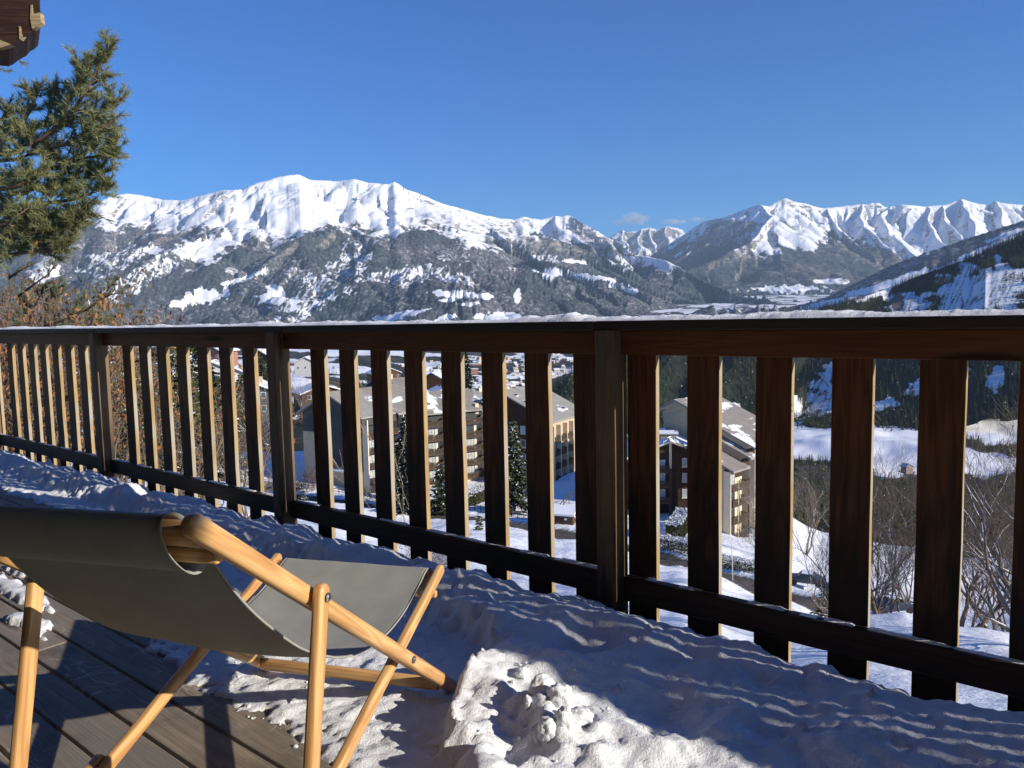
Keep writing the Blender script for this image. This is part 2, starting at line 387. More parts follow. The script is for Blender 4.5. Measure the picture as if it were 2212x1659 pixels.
t.links.new(c, b.inputs['Base Color']); b.inputs['Roughness'].default_value = .8; b.inputs['Specular IOR Level'].default_value = .15
hh = nd(t, 'TexNoise', {'Vector': g, 'Scale': 1.1, 'Detail': 8, 'Roughness': .62}).outputs[0]
bump(t, b, hh, .55, .35)
M_ground = m
tag(link('ground', me, m), kind='structure')

# ------------------------------------------------------------------ mountains: ridges and spurs as polylines, slopes fall from them, gullies follow the fall line
def massif(name, u0, u1, nu, y0, y1, ny, sky_pts, spurs, base_z, s_main=.62, seed=0, gul=1.0, back=.9, forest_bump=10, fit=True, lam=260., ypow=1.0, jag=1.0):
    U, T = np.meshgrid(np.linspace(u0, u1, nu), np.linspace(0, 1, ny)); Y = y0*(y1/y0)**T; X = U*Y
    wx = fbm(X/1600, Y/1600, 3, seed+1)*190; wy = fbm(X/1600, Y/1600, 3, seed+2)*190
    Xw, Yw = X+wx, Y+wy
    H = np.full(X.shape, -1e9); A = np.zeros(X.shape); Dn = np.zeros(X.shape)
    lines = [(sky_pts, s_main, back)]+[(p, s, s) for p, s in spurs]
    for pts, sl, slb in lines:
        P = [W(*q) for q in pts]; acc = 0
        for p, q in zip(P[:-1], P[1:]):
            dx, dy = q.x-p.x, q.y-p.y; L2 = dx*dx+dy*dy; L = math.sqrt(L2)
            tt = np.clip(((Xw-p.x)*dx+(Yw-p.y)*dy)/L2, 0, 1)
            ex, ey = Xw-(p.x+tt*dx), Yw-(p.y+tt*dy); d = np.sqrt(ex*ex+ey*ey)
            zz = p.z+tt*(q.z-p.z)
            h = zz-np.where(ey < 0, sl, slb)*(d**.96)*1.15
            k = h > H; H = np.where(k, h, H); A = np.where(k, acc+tt*L, A); Dn = np.where(k, d, Dn); acc += L+997.
    rmpd = sst(0, 600, Dn)*.45+.55*sst(0, 130, Dn)
    gl = 1-np.abs(noise(A/lam+.35*noise(X/500, Y/500, seed+5), Dn/1700, seed+3)*1.5)
    gl2 = 1-np.abs(noise(A/(lam*.36), Dn/900, seed+4)*1.5)
    gl3 = 1-np.abs(noise(A/(lam*.15)+noise(X/150, Y/150, seed+6)*.5, Dn/420, seed+7)*1.5)
    H = H-rmpd*gul*(75*gl**2*1.3+44*gl2**2+22*gl3**2)
    global GL; GL = (gl2, gl3)
    rd = ridged(X/620, Y/620, 6, seed+9)
    rg = 1-np.abs(noise((X*.8+Y*.6)/420, (Y*.8-X*.6)/1500, seed+21)*1.6); H = H-rmpd*gul*46*rg**3
    H = H+(rd-1.0)*16*gul*rmpd+fbm(X/300, Y/300, 5, seed+12)*9*gul*(.25+.75*rmpd)
    H = H+fbm(X/110, Y/110, 4, seed+15)*6*gul*jag
    bz = ground_raw(np.clip(U, -1.8, 1.6), Y) if base_z is None else np.full(X.shape, float(base_z))
    bz = bz-25
    kk = 60.; H = np.where(H > bz+kk, H, bz+kk*np.exp(np.clip((H-bz-kk)/kk, -30, 0)))
    if fit:
        sp = [W(*q) for q in sky_pts]; tu = np.array([p.x/p.y for p in sp]); tz = np.array([(p.z-CAMZ)/p.y for p in sp]); o = np.argsort(tu)
        Tt = np.interp(U[0], tu[o], tz[o])
        Tt = Tt+fbm(U[0]*70, U[0]*0+seed, 4, seed+40)*.0006*jag
        for it in range(4):
            tm = ((H-CAMZ)/Y); jm = tm.argmax(0); cur = tm.max(0); ym = Y[jm, np.arange(nu)]
            k = np.where(cur > .004, (Tt*ym-bz[jm, np.arange(nu)])/(cur*ym-bz[jm, np.arange(nu)]), 1); k = np.clip(k, .6, 1.6)
            win = np.ones(9)/9 if it < 3 else np.ones(3)/3; k = np.convolve(np.pad(k, len(win)//2, mode='edge'), win, 'valid')
            wgt = 1.0 if it < 3 else sst(.55, .95, T*1.0/np.maximum(T[jm, np.arange(nu)], .2))
            H = bz+(H-bz)*(1+(k-1)*wgt)
    return U, X, Y, H, Dn, T
def massmesh(name, X, Y, H, atts, mat):
    V = np.stack([X, Y, H], -1).reshape(-1, 3); me = mesh_np(name, V, grid_faces(*X.shape))
    for k, v in atts.items(): attr(me, k, v)
    return tag(link(name, me, mat), kind='structure')
def slope_of(X, Y, H):
    dz1 = np.gradient(H, axis=1); dx1 = np.gradient(X, axis=1); dz0 = np.gradient(H, axis=0); dy0 = np.gradient(Y, axis=0); dx0 = np.gradient(X, axis=0)
    gx = dz1/dx1; gyy = (dz0-gx*dx0)/dy0
    return gx, gyy, np.sqrt(gx*gx+gyy*gyy)

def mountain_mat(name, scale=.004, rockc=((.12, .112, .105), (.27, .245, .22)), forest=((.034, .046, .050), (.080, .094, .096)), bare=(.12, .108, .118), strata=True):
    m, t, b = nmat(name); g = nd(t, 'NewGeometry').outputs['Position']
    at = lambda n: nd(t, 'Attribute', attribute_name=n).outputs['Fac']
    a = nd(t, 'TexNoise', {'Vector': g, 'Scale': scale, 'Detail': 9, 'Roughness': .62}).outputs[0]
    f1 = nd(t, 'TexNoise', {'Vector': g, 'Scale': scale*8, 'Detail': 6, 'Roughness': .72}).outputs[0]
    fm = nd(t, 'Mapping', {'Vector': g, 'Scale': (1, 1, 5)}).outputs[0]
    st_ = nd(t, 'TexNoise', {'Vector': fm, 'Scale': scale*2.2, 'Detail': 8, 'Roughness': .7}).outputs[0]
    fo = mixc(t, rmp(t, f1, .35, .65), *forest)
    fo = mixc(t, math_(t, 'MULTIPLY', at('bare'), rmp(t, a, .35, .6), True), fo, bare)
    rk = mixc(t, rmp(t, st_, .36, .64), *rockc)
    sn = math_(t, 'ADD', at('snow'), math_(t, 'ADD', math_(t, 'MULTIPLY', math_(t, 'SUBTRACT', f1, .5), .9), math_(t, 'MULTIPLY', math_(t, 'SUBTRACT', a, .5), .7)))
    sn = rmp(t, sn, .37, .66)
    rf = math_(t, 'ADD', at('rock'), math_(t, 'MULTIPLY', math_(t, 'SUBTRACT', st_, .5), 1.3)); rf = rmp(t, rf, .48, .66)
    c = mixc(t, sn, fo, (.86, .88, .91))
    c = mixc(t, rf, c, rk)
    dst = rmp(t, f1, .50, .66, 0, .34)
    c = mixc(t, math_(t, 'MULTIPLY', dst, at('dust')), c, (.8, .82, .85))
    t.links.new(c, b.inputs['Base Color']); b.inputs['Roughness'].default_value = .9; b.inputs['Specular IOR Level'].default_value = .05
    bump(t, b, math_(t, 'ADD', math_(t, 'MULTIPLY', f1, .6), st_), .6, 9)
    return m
M_mtn = mountain_mat('mountain_cover')
M_mtn2 = mountain_mat('mountain_cover_right', rockc=((.085, .08, .078), (.20, .175, .15)), forest=((.016, .024, .030), (.040, .050, .058)), bare=(.060, .055, .064))

# --- left massif
sky1 = [(-330, 520, 9300), (-150, 480, 9300), (60, 470, 9300), (180, 462, 9300), (215, 436, 9400), (240, 423, 9500), (270, 418, 9500), (300, 421, 9500), (350, 431, 9500), (395, 433, 9500), (440, 421, 9400), (480, 411, 9300), (520, 410, 9200), (560, 394, 9200), (600, 383, 9200), (625, 378, 9200), (645, 377, 9200),
        (668, 388, 9300), (700, 390, 9400), (735, 391, 9500), (765, 387, 9500), (800, 395, 9400), (838, 398, 9300), (852, 392, 9300), (875, 408, 9400), (905, 418, 9600), (950, 438, 9800), (1000, 452, 10000), (1040, 463, 10200), (1080, 472, 10400), (1110, 474, 10500),
        (1132, 468, 10500), (1165, 475, 10500), (1195, 467, 10500), (1232, 466, 10500), (1258, 482, 10300), (1290, 499, 10100), (1311, 513, 10000), (1348, 526, 9800), (1373, 551, 9500), (1405, 556, 9100), (1436, 562, 8800), (1478, 582, 8500), (1520, 607, 8200), (1562, 624, 8000), (1601, 638, 7800), (1640, 656, 7600), (1675, 676, 7400)]
spurs1 = [([(540, 400, 9200), (520, 440, 8700), (495, 467, 8200), (412, 508, 7600), (341, 553, 7000), (281, 589, 6500), (174, 642, 6000)], .55),
          ([(640, 378, 9200), (655, 420, 8800), (700, 455, 8400), (690, 500, 8000)], .65),
          ([(600, 384, 9200), (585, 430, 8700), (560, 470, 8300)], .6),
          ([(852, 392, 9300), (832, 414, 9050), (846, 438, 8750), (818, 471, 8200), (752, 495, 7700), (724, 494, 7500), (658, 518, 7200), (561, 565, 6700), (487, 615, 6300), (400, 660, 6000)], .5),
          ([(765, 388, 9500), (775, 430, 9000), (790, 460, 8600)], .7),
          ([(752, 495, 7700), (800, 525, 7200), (815, 560, 6900), (700, 640, 6200), (640, 690, 5800)], .45),
          ([(860, 440, 8900), (900, 470, 8500), (960, 520, 8000), (1020, 560, 7500)], .6),
          ([(905, 418, 9600), (980, 470, 9000), (1068, 502, 8600), (1178, 520, 8500), (1282, 554, 8400), (1380, 590, 8200)], .5),
          ([(1068, 502, 8600), (1120, 545, 7900), (1200, 570, 7600), (1290, 600, 7300), (1400, 640, 7000)], .45),
          ([(800, 640, 6100), (880, 580, 6400), (960, 566, 6500), (1040, 566, 6500), (1140, 585, 6500), (1230, 612, 6400), (1330, 650, 6200), (1430, 690, 6000)], .42),
          ([(240, 423, 9500), (200, 480, 8800), (120, 540, 8000), (20, 600, 7200), (-80, 650, 6500)], .5),
          ([(1195, 467, 10500), (1210, 500, 9900), (1260, 530, 9400)], .7),
          ([(1232, 466, 10500), (1270, 510, 9900), (1330, 545, 9300)], .7)]
U, X, Y, H, Dn, T = massif('left', -1.05, .42, 1180, 4300, 12500, 430, sky1, spurs1, None, .60, 100, 1.0)
gx, gyy, sl = slope_of(X, Y, H); px, py = PX(X, Y, H)
nlow = fbm(X/700, Y/700, 5, 201); nmid = fbm(X/170, Y/170, 5, 202); nfi = fbm(X/50, Y/50, 4, 203)
tl = np.interp(px, [0, 200, 420, 520, 620, 720, 800, 900, 1000, 1100, 1180, 1300, 1420, 1600], [492, 492, 495, 500, 508, 505, 500, 500, 520, 520, 512, 535, 570, 560])
gull = gx*.35
sn = sst(-24, 20, (tl-py)+nlow*26+nmid*16+nfi*9)
def bl(*a, **k): return blob(px, py, *a, **k)
fieldl = np.zeros_like(px)
for (cx, cy, rx, ry, ro) in ((430, 545, 50, 26, 10), (470, 525, 60, 16, -5), (440, 640, 52, 18, -6), (395, 655, 30, 10, 0), (585, 640, 30, 22, -25), (640, 652, 14, 10, 0), (100, 590, 34, 18, -30), (330, 540, 24, 8, 0), (500, 610, 35, 5, -12), (560, 590, 40, 5, -20),
                             (975, 635, 42, 8, 2), (1030, 638, 45, 7, 4), (965, 650, 22, 4, 0), (1010, 657, 30, 4, 0), (960, 690, 30, 8, -20), (1050, 686, 42, 7, 4), (1100, 682, 40, 9, 8), (880, 676, 40, 7, -10), (840, 688, 40, 8, -5), (1120, 640, 8, 18, 10), (1290, 600, 60, 6, 10), (1195, 590, 40, 9, 3), (1350, 625, 30, 6, 12), (930, 700, 60, 6, 0), (1250, 565, 36, 5, 6)):
    fieldl = np.maximum(fieldl, bl(cx, cy, rx, ry, ro, nz=.55, seed=int(cx*7+cy), fs=.05))
gulb = np.zeros_like(px)                        # bare, eroded ground with snow in the runnels
for (cx, cy, rx, ry, ro) in ((320, 590, 130, 26, -32), (760, 570, 40, 80, 30), (700, 620, 70, 40, -30), (640, 670, 60, 30, -30), (900, 585, 90, 16, -8), (250, 560, 80, 30, -20), (860, 600, 60, 18, 0), (1190, 560, 40, 10, 5), (1330, 560, 50, 16, 20), (980, 600, 60, 14, 10)):
    gulb = np.maximum(gulb, bl(cx, cy, rx, ry, ro, nz=.5, seed=int(cx+cy*3), fs=.04))
run = np.abs(noise((px*.8+py*.6)*.19+nmid, (py-px*.5)*.03, 71))*1.6
snow = np.maximum(sn, fieldl)
snow = np.maximum(snow, gulb*(.25+.6*run)+gulb*nfi*.3)
snow = np.maximum(snow, .46*sst(.1, .5, nlow*.7+nmid*.6)*sst(690, 590, py))
snow = snow-.30*sst(.55, .95, GL[1])*sst(.1, .5, nmid+.2)*(fieldl < .3)
rock = sst(1.0, 1.8, sl+nmid*.25)*.62*sst(620, 520, py)
rock = np.maximum(rock, sst(.62, .98, GL[1])*sst(-.05, .35, nlow+nmid*.5)*sst(.35, .8, sl)*.55*sst(560, 500, py))
rock = np.maximum(rock, .56*bl(1050, 490, 200, 24, 14, nz=.5, seed=5)*sst(.3, .9, sl+nmid*.3))
rock = np.maximum(rock, .60*bl(1300, 520, 90, 30, 25, nz=.5, seed=9))
rock = np.maximum(rock, gulb*.30)
rock = np.minimum(rock, .95*(1-.75*sst(.5, 1, fieldl)))
bare = np.clip(sst(-.15, .25, nlow)*.8+bl(330, 520, 220, 34, 0, nz=.4, seed=13)*.8, 0, 1)
H = H+(1-sst(.3, .6, snow))*sst(740, 690, py)*fbm(X/28, Y/28, 3, 301)*11
massmesh('mountain_range_left', X, Y, H, dict(snow=snow, rock=rock, bare=bare, dust=.25+.75*sst(-.25, .35, nlow+.4*noise(X/2500, Y/2500, 77))), M_mtn)

# --- right massif
sky2 = [(1330, 600, 16400), (1401, 556, 16400), (1434, 534, 16100), (1481, 504, 15500), (1520, 478, 14900), (1562, 470, 14200), (1605, 453, 13500), (1640, 442, 13000), (1661, 446, 13100), (1680, 434, 13200), (1696, 428, 13200), (1726, 438, 13300), (1747, 442, 13300), (1777, 450, 13400), (1820, 446, 13400), (1855, 442, 13400), (1898, 438, 13400), (1912, 448, 13300), (1949, 442, 13200), (1992, 446, 13200), (2035, 444, 13200), (2078, 430, 13200), (2104, 438, 13200), (2134, 444, 13200), (2147, 435, 13200), (2177, 440, 13200), (2212, 443, 13200), (2300, 436, 13000), (2500, 450, 12800)]
spurs2 = [([(1640, 442, 13000), (1655, 460, 12700), (1674, 468, 12500), (1655, 482, 12300), (1631, 500, 12000), (1601, 527, 11600), (1550, 560, 11000), (1500, 590, 10500)], .62),
          ([(1674, 468, 12500), (1691, 517, 11800), (1730, 547, 11300), (1777, 573, 10900), (1833, 596, 10500)], .62),
          ([(1562, 470, 14200), (1548, 500, 13300), (1520, 540, 12600)], .7),
          ([(1726, 438, 13300), (1760, 490, 12500), (1800, 530, 11900)], .75),
          ([(1777, 450, 13400), (1820, 500, 12500), (1870, 545, 11800), (1900, 580, 11200)], .72),
          ([(1855, 442, 13400), (1880, 490, 12500), (1925, 535, 11800)], .75),
          ([(1898, 438, 13400), (1923, 487, 12500), (1966, 534, 11800), (1992, 560, 11300)], .75),
          ([(1992, 446, 13200), (2010, 490, 12400), (2060, 530, 11700)], .8),
          ([(2078, 430, 13200), (2090, 470, 12500), (2120, 520, 11700)], .8),
          ([(2035, 444, 13200), (2045, 480, 12500), (2080, 510, 12000)], .8),
          ([(2147, 435, 13200), (2165, 480, 12400), (2200, 520, 11700)], .8),
          ([(2212, 443, 13200), (2240, 490, 12400), (2280, 530, 11700)], .8),
          ([(1700, 600, 10400), (1640, 612, 10200), (1560, 622, 10000)], .4)]
U, X, Y, H, Dn, T = massif('right', .10, .95, 800, 9300, 17400, 360, sky2, spurs2, None, .82, 500, 1.15, lam=330.)
gx, gyy, sl = slope_of(X, Y, H); px, py = PX(X, Y, H)
nlow = fbm(X/800, Y/800, 5, 601); nmid = fbm(X/220, Y/220, 5, 602); nfi = fbm(X/70, Y/70, 4, 603)
tl = np.interp(px, [1400, 1500, 1600, 1680, 1740, 1800, 1900, 2000, 2212], [540, 530, 530, 545, 545, 520, 530, 560, 560])
snow = sst(-20, 22, (tl-py)+nlow*22+nmid*16+nfi*8)
snow = np.minimum(snow, 1-.55*bl(1560, 520, 90, 45, -30, nz=.5, seed=4))
snow = np.maximum(snow, bl(1800, 607, 40, 6, 0, nz=.5, seed=8)); snow = np.maximum(snow, .8*bl(1700, 625, 80, 10, 0, nz=.7, seed=6, fs=.08))
rock = sst(1.1, 1.9, sl+nmid*.3)*.62
rock = np.maximum(rock, .52*bl(1720, 580, 160, 22, 8, nz=.6, seed=14, fs=.05)); rock = np.maximum(rock, .56*bl(1880, 550, 120, 22, 15, nz=.6, seed=15, fs=.05))
rock = np.maximum(rock, .6*bl(1540, 500, 60, 30, -30, nz=.5, seed=18))
rock = np.maximum(rock, sst(.6, .98, GL[1])*sst(-.1, .35, nlow+nmid*.5)*.55*sst(560, 520, py))
snow = snow-.25*sst(.6, .95, GL[0])*sst(490, 540, py)
bare = sst(-.2, .2, nlow)
massmesh('mountain_range_right', X, Y, H, dict(snow=snow, rock=rock, bare=bare, dust=np.full(px.shape, .55)), M_mtn2)

# --- far peaks between them
sky3 = [(1270, 520, 20000), (1318, 513, 20000), (1335, 502, 20000), (1343, 495, 20000), (1352, 501, 20000), (1366, 500, 20000), (1378, 499, 20000), (1395, 491, 20000), (1416, 496, 20000), (1442, 488, 20000), (1468, 494, 20000), (1485, 505, 20000), (1560, 500, 20000)]
spurs3 = [([(1395, 491, 20000), (1375, 530, 18800), (1360, 560, 18000)], .8), ([(1442, 488, 20000), (1450, 520, 19000), (1440, 560, 18000)], .8), ([(1343, 495, 20000), (1350, 530, 19000)], .8), ([(1416, 496, 20000), (1412, 540, 18600)], .8)]
U, X, Y, H, Dn, T = massif('far', .07, .32, 260, 17500, 22500, 150, sky3, spurs3, 300, .8, 800, 1.9, lam=500., jag=2.)
gx, gyy, sl = slope_of(X, Y, H); nmid = fbm(X/250, Y/250, 5, 901)
massmesh('mountain_peaks_far', X, Y, H, dict(snow=np.ones_like(X), rock=sst(.9, 1.5, sl+nmid*.4)*.75, bare=np.zeros_like(X), dust=np.ones_like(X)), M_mtn)

# --- pale second ridge on the right
sky4 = [(1560, 705, 6500), (1640, 690, 6500), (1700, 670, 6400), (1780, 644, 6300), (1830, 620, 6200), (1870, 600, 6100), (1925, 573, 6000), (2000, 546, 5900), (2100, 512, 5800), (2150, 496, 5700), (2212, 476, 5600), (2400, 420, 5400), (2700, 340, 5200)]
U, X, Y, H, Dn, T = massif('pale', .20, 1.1, 420, 3600, 8200, 150, sky4, [([(1925, 573, 6000), (1960, 620, 5200)], .4), ([(2100, 512, 5800), (2120, 580, 4900)], .4)], None, .36, 1000, .45, lam=400.)
px, py = PX(X, Y, H); nlow = fbm(X/400, Y/400, 5, 1101); nmid = fbm(X/120, Y/120, 5, 1102)
snow = .15+.25*sst(-.2, .3, nlow)
for (cx, cy, rx, ry, ro) in ((2060, 575, 110, 10, -20), (1960, 600, 70, 10, -18), (1880, 625, 60, 8, -14), (2150, 530, 80, 7, -20), (1790, 655, 60, 6, -12), (2180, 505, 50, 5, -20)):
    snow = np.maximum(snow, blob(px, py, cx, cy, rx, ry, ro, nz=.5, seed=int(cx), fs=.04))
massmesh('hillside_right', X, Y, H, dict(snow=snow, rock=np.zeros_like(X), bare=sst(-.3, .1, nmid), dust=np.ones_like(X)), M_mtn)

# --- shaded hill on the right, its crest above and its foot below the handrail
sky5 = [(1040, 905, 1250), (1090, 880, 1300), (1150, 845, 1400), (1240, 806, 1500), (1320, 785, 1600), (1420, 757, 1750), (1540, 722, 1900), (1640, 697, 2000), (1700, 681, 2050), (1780, 668, 2100), (1850, 647, 2150), (1920, 622, 2200), (1990, 594, 2200), (2060, 570, 2200), (2130, 543, 2200), (2212, 508, 2150), (2330, 440, 2100), (2550, 330, 2000), (2900, 220, 1900), (3300, 160, 1900)]
spurs5 = [([(2260, 665, 1800), (2190, 730, 1600), (2215, 775, 1480), (2150, 830, 1380)], .5), ([(1975, 650, 2000), (1935, 720, 1750), (1930, 800, 1500), (1900, 850, 1400)], .48), ([(1850, 647, 2150), (1800, 720, 1750), (1740, 800, 1500), (1700, 850, 1380)], .55), ([(2075, 562, 2200), (2060, 610, 2080), (2010, 670, 1900), (1985, 740, 1700), (2030, 800, 1520), (1980, 850, 1420)], .46), ([(2330, 430, 2100), (2320, 620, 1600), (2290, 760, 1450)], .6),
          ([(1640, 697, 2000), (1560, 790, 1600), (1500, 850, 1400)], .5), ([(1420, 757, 1750), (1360, 830, 1400), (1340, 900, 1200)], .5), ([(1240, 806, 1500), (1200, 860, 1300), (1180, 910, 1150)], .5)]
_w = W
U, X, Y, H, Dn, T = massif('shaded', -.10, 1.55, 900, 1150, 3300, 300, sky5, spurs5, None, .52, 1300, .42, lam=150., jag=.4)
HILL5 = (U, X, Y, H)
px, py = PX(X, Y, H); nlow = fbm(X/200, Y/200, 5, 1401); nmid = fbm(X/60, Y/60, 5, 1402)
snow = .18*sst(0, .4, nlow)
bad = np.maximum(blob(px, py, 2120, 630, 130, 62, -15, nz=.4, seed=3), blob(px, py, 1900, 625, 70, 14, -25, nz=.4, seed=4))
bad = np.maximum(bad, blob(px, py, 1960, 655, 50, 26, 0, nz=.4, seed=5)); bad = np.maximum(bad, blob(px, py, 1775, 860, 40, 60, 15, nz=.6, seed=6)); bad = np.maximum(bad, blob(px, py, 2020, 830, 80, 22, -15, nz=.6, seed=7))
runl = np.abs(noise((px+py*.35)*.085, py*.02, 72))*1.7
snow = np.maximum(snow, bad*(.45+.5*runl))
for (cx, cy, rx, ry, ro) in ((1520, 865, 40, 8, -30), (1710, 860, 22, 8, 0), (1700, 890, 40, 16, -8), (1890, 880, 60, 10, -12), (1800, 800, 14, 30, 20), (2150, 820, 20, 30, 25), (1560, 880, 40, 10, -8)):
    snow = np.maximum(snow, blob(px, py, cx, cy, rx, ry, ro, nz=.4, seed=int(cx+3), fs=.04))
attl = dict(snow=snow, rock=np.where(blob(px, py, 1940, 655, 14, 26, 10, nz=.4, seed=8) > .5, .9, 0), bare=sst(.05, .3, nmid)*.5, dust=np.zeros_like(px))
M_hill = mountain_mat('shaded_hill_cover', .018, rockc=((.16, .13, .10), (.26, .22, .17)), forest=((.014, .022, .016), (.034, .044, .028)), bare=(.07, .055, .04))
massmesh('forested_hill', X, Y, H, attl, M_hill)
S5 = snow

# ------------------------------------------------------------------ conifer woods as instanced masses
def conifer_mesh(name, h=14., r=2.6, tiers=9, k=9, seed=0, snowy=0.12):
    rr = random.Random(seed); mb = MB(); mb.cur = 1; mb.tube([(0, 0, -1), (0, 0, h*.9)], [h*.014, h*.004], 5)
    for i in range(tiers):
        f = i/tiers; z = h*(.08+.9*f); rad = r*(1-f)**.85*rr.uniform(.85, 1.1)+.12
        for j in range(k):
            a = 2*math.pi*(j+rr.random())/k; rj = rad*rr.uniform(.6, 1.15); dz = -h*.055*rr.uniform(.5, 1.4)
            wd = rj*.42; c, s = math.cos(a), math.sin(a)
            mb.cur = 2 if rr.random() < snowy else 0
            mb.add([(0, 0, z+h*.05), (c*rj*.6-s*wd, s*rj*.6+c*wd, z+dz*.5), (c*rj, s*rj, z+dz), (c*rj*.6+s*wd, s*rj*.6-c*wd, z+dz*.5)], [(0, 1, 2), (0, 2, 3)])
    mb.cur = 0; mb.add([(0, 0, h), (.2, 0, h*.9), (-.1, .17, h*.9), (-.1, -.17, h*.9)], [(0, 1, 2), (0, 2, 3), (0, 3, 1)])
    return mb.mesh(name)
M_con = flat('dark_conifer_needles', (.030, .042, .020), .8, .45, .25, bmp=0, spec=.1)
M_con2 = flat('olive_conifer_needles', (.060, .072, .028), .8, .4, .3, bmp=0, spec=.1)
M_bark = flat('bark', (.10, .075, .055), .9, .3, 4, bmp=.3, spec=.1)
M_needsnow = flat('snow_on_needles', (.8, .83, .87), .7, .05, bmp=0)
def forest(name, pts, sizes, variants, label=None):
    me = mesh_np(name+'_points', pts, np.zeros((0, 4), np.int32)) if False else bpy.data.meshes.new(name)
    me.vertices.add(len(pts)); me.vertices.foreach_set('co', np.asarray(pts, np.float32).ravel()); me.update()
    attr(me, 'sz', sizes)
    o = bpy.data.objects.new(name, me); COL.objects.link(o)
    ng = bpy.data.node_groups.new(name+'_nodes', 'GeometryNodeTree')
    ng.interface.new_socket('Geometry', in_out='INPUT', socket_type='NodeSocketGeometry'); ng.interface.new_socket('Geometry', in_out='OUTPUT', socket_type='NodeSocketGeometry')
    N = ng.nodes.new; gi, go = N('NodeGroupInput'), N('NodeGroupOutput'); iop = N('GeometryNodeInstanceOnPoints'); gtoi = N('GeometryNodeGeometryToInstance')
    for k, v in enumerate(variants):
        vo = bpy.data.objects.new(name+'_tree_shape', v)                       # source shape, not linked to the scene
        oi = N('GeometryNodeObjectInfo'); oi.inputs['Object'].default_value = vo; oi.inputs['As Instance'].default_value = True
        ng.links.new(oi.outputs['Geometry'], gtoi.inputs[0])
    iop.inputs['Pick Instance'].default_value = True
    rv = N('FunctionNodeRandomValue'); rv.data_type = 'FLOAT_VECTOR'; rv.inputs[0].default_value = (0, 0, 0); rv.inputs[1].default_value = (0, 0, 6.28)
    na_ = N('GeometryNodeInputNamedAttribute'); na_.data_type = 'FLOAT'; na_.inputs[0].default_value = 'sz'
    L = ng.links.new
    L(gi.outputs[0], iop.inputs['Points']); L(gtoi.outputs[0], iop.inputs['Instance']); L(rv.outputs[0], iop.inputs['Rotation']); L(na_.outputs[0], iop.inputs['Scale']); L(iop.outputs[0], go.inputs[0])
    md = o.modifiers.new('g', 'NODES'); md.node_group = ng
    tag(o, label, kind='stuff')
    return o
cv = [conifer_mesh('conifer_shape', 13, 2.6, 6, 6, s, .0) for s in range(3)]
for v in cv: v.materials.append(M_con); v.materials.append(M_bark); v.materials.append(M_needsnow)
cv2 = [conifer_mesh('conifer_shape', 12, 2.8, 7, 7, s+5, .012) for s in range(3)]
for v in cv2: v.materials.append(M_con2); v.materials.append(M_bark); v.materials.append(M_needsnow)

# wood on the shaded hill
U, X, Y, H = HILL5
idx = RS.rand(*X.shape)
dens = (S5 < .3) & (H > ground_raw(U, Y)-20) & (px > 1050) & (px < 2400) & (Y < 2500) & (py > 480)
dens = dens & (idx < .30*np.clip((Y/1500)**2, .35, 1.6)*(.5+.9*sst(-.1, .3, nlow)))
jx = (RS.rand(*X.shape)-.5)*2.4; jy = (RS.rand(*X.shape)-.5)*7
P = np.stack([X+jx, Y+jy, H-.5], -1)[dens]
forest('hill_wood', P, RS.uniform(.8, 1.6, len(P)), cv+cv2[:1], 'dark conifer wood covering the shaded hillside on the right')  # olive shape mixed in: sunlit look of some trees put into their colour
print('hill trees', len(P))

# tree patches on the open ground between 190 m and 2.4 km
N0 = 26000
uu = RS.uniform(-.75, .8, N0); yy = 190*(2600/190)**RS.rand(N0); xx = uu*yy; zz = ground_raw(uu, yy)
ppx, ppy = PX(xx, yy, zz+3)
den = fbm(xx/160, yy/260, 4, 51)
keep = (den > .08) & (yy > 260)
keep |= (uu > .30) & (yy < 420) & (yy > 120) & (den > -.35)            # olive pines below the meadows
for (cx, cy, rx, ry) in ((1760, 960, 95, 38), (1930, 975, 110, 60), (1960, 900, 40, 30), (2180, 935, 120, 32), (2100, 1000, 130, 30), (1700, 905, 45, 18), (1600, 930, 60, 24), (1850, 900, 30, 12)):
    keep &= ~((((ppx-cx)/rx)**2+((ppy-cy)/ry)**2 < 1.0) & (uu > .28) & (yy > 380))
keep &= ~((uu > -.3) & (uu < .32) & (yy < 260))
keep &= ~((uu > -.16) & (uu < .09) & (yy > 1500) & (RS.rand(N0) < .6))
keep &= (RS.rand(N0) < np.clip(yy/900, .15, 1))
P = np.stack([xx, yy, zz-.3], -1)[keep]
forest('valley_woods', P, RS.uniform(.45, 1.0, len(P)), cv2+cv[:1], 'olive and dark conifer woods scattered over the valley floor')
print('valley trees', len(P))
# close wood between the meadows and the shaded hill, and below the meadows
mk = (Ug > .20) & (Ug < 1.0) & (Yg > 230) & (Yg < 1900) & (snow_g < .35) & (RS.rand(*Ug.shape) < np.clip(.10+Yg/2600, 0, .55))
mk |= (Ug > .02) & (Ug < .24) & (Yg > 210) & (Yg < 1500) & (RS.rand(*Ug.shape) < .22)
P = np.concatenate([np.stack([Xg+(RS.rand(*Xg.shape)-.5)*a_, Yg+(RS.rand(*Xg.shape)-.5)*a_*2, Zg-.6], -1)[mk & (Yg > y_)] for a_, y_ in ((3, 0), (8, 900), (9, 900), (10, 1150), (10, 1150))])
forest('slope_wood', P, RS.uniform(.5, 1.0, len(P)), cv2[:2]+cv[:2], 'mixed dark and olive conifer wood between the white meadows and the shaded hill'); print('slope trees', len(P))

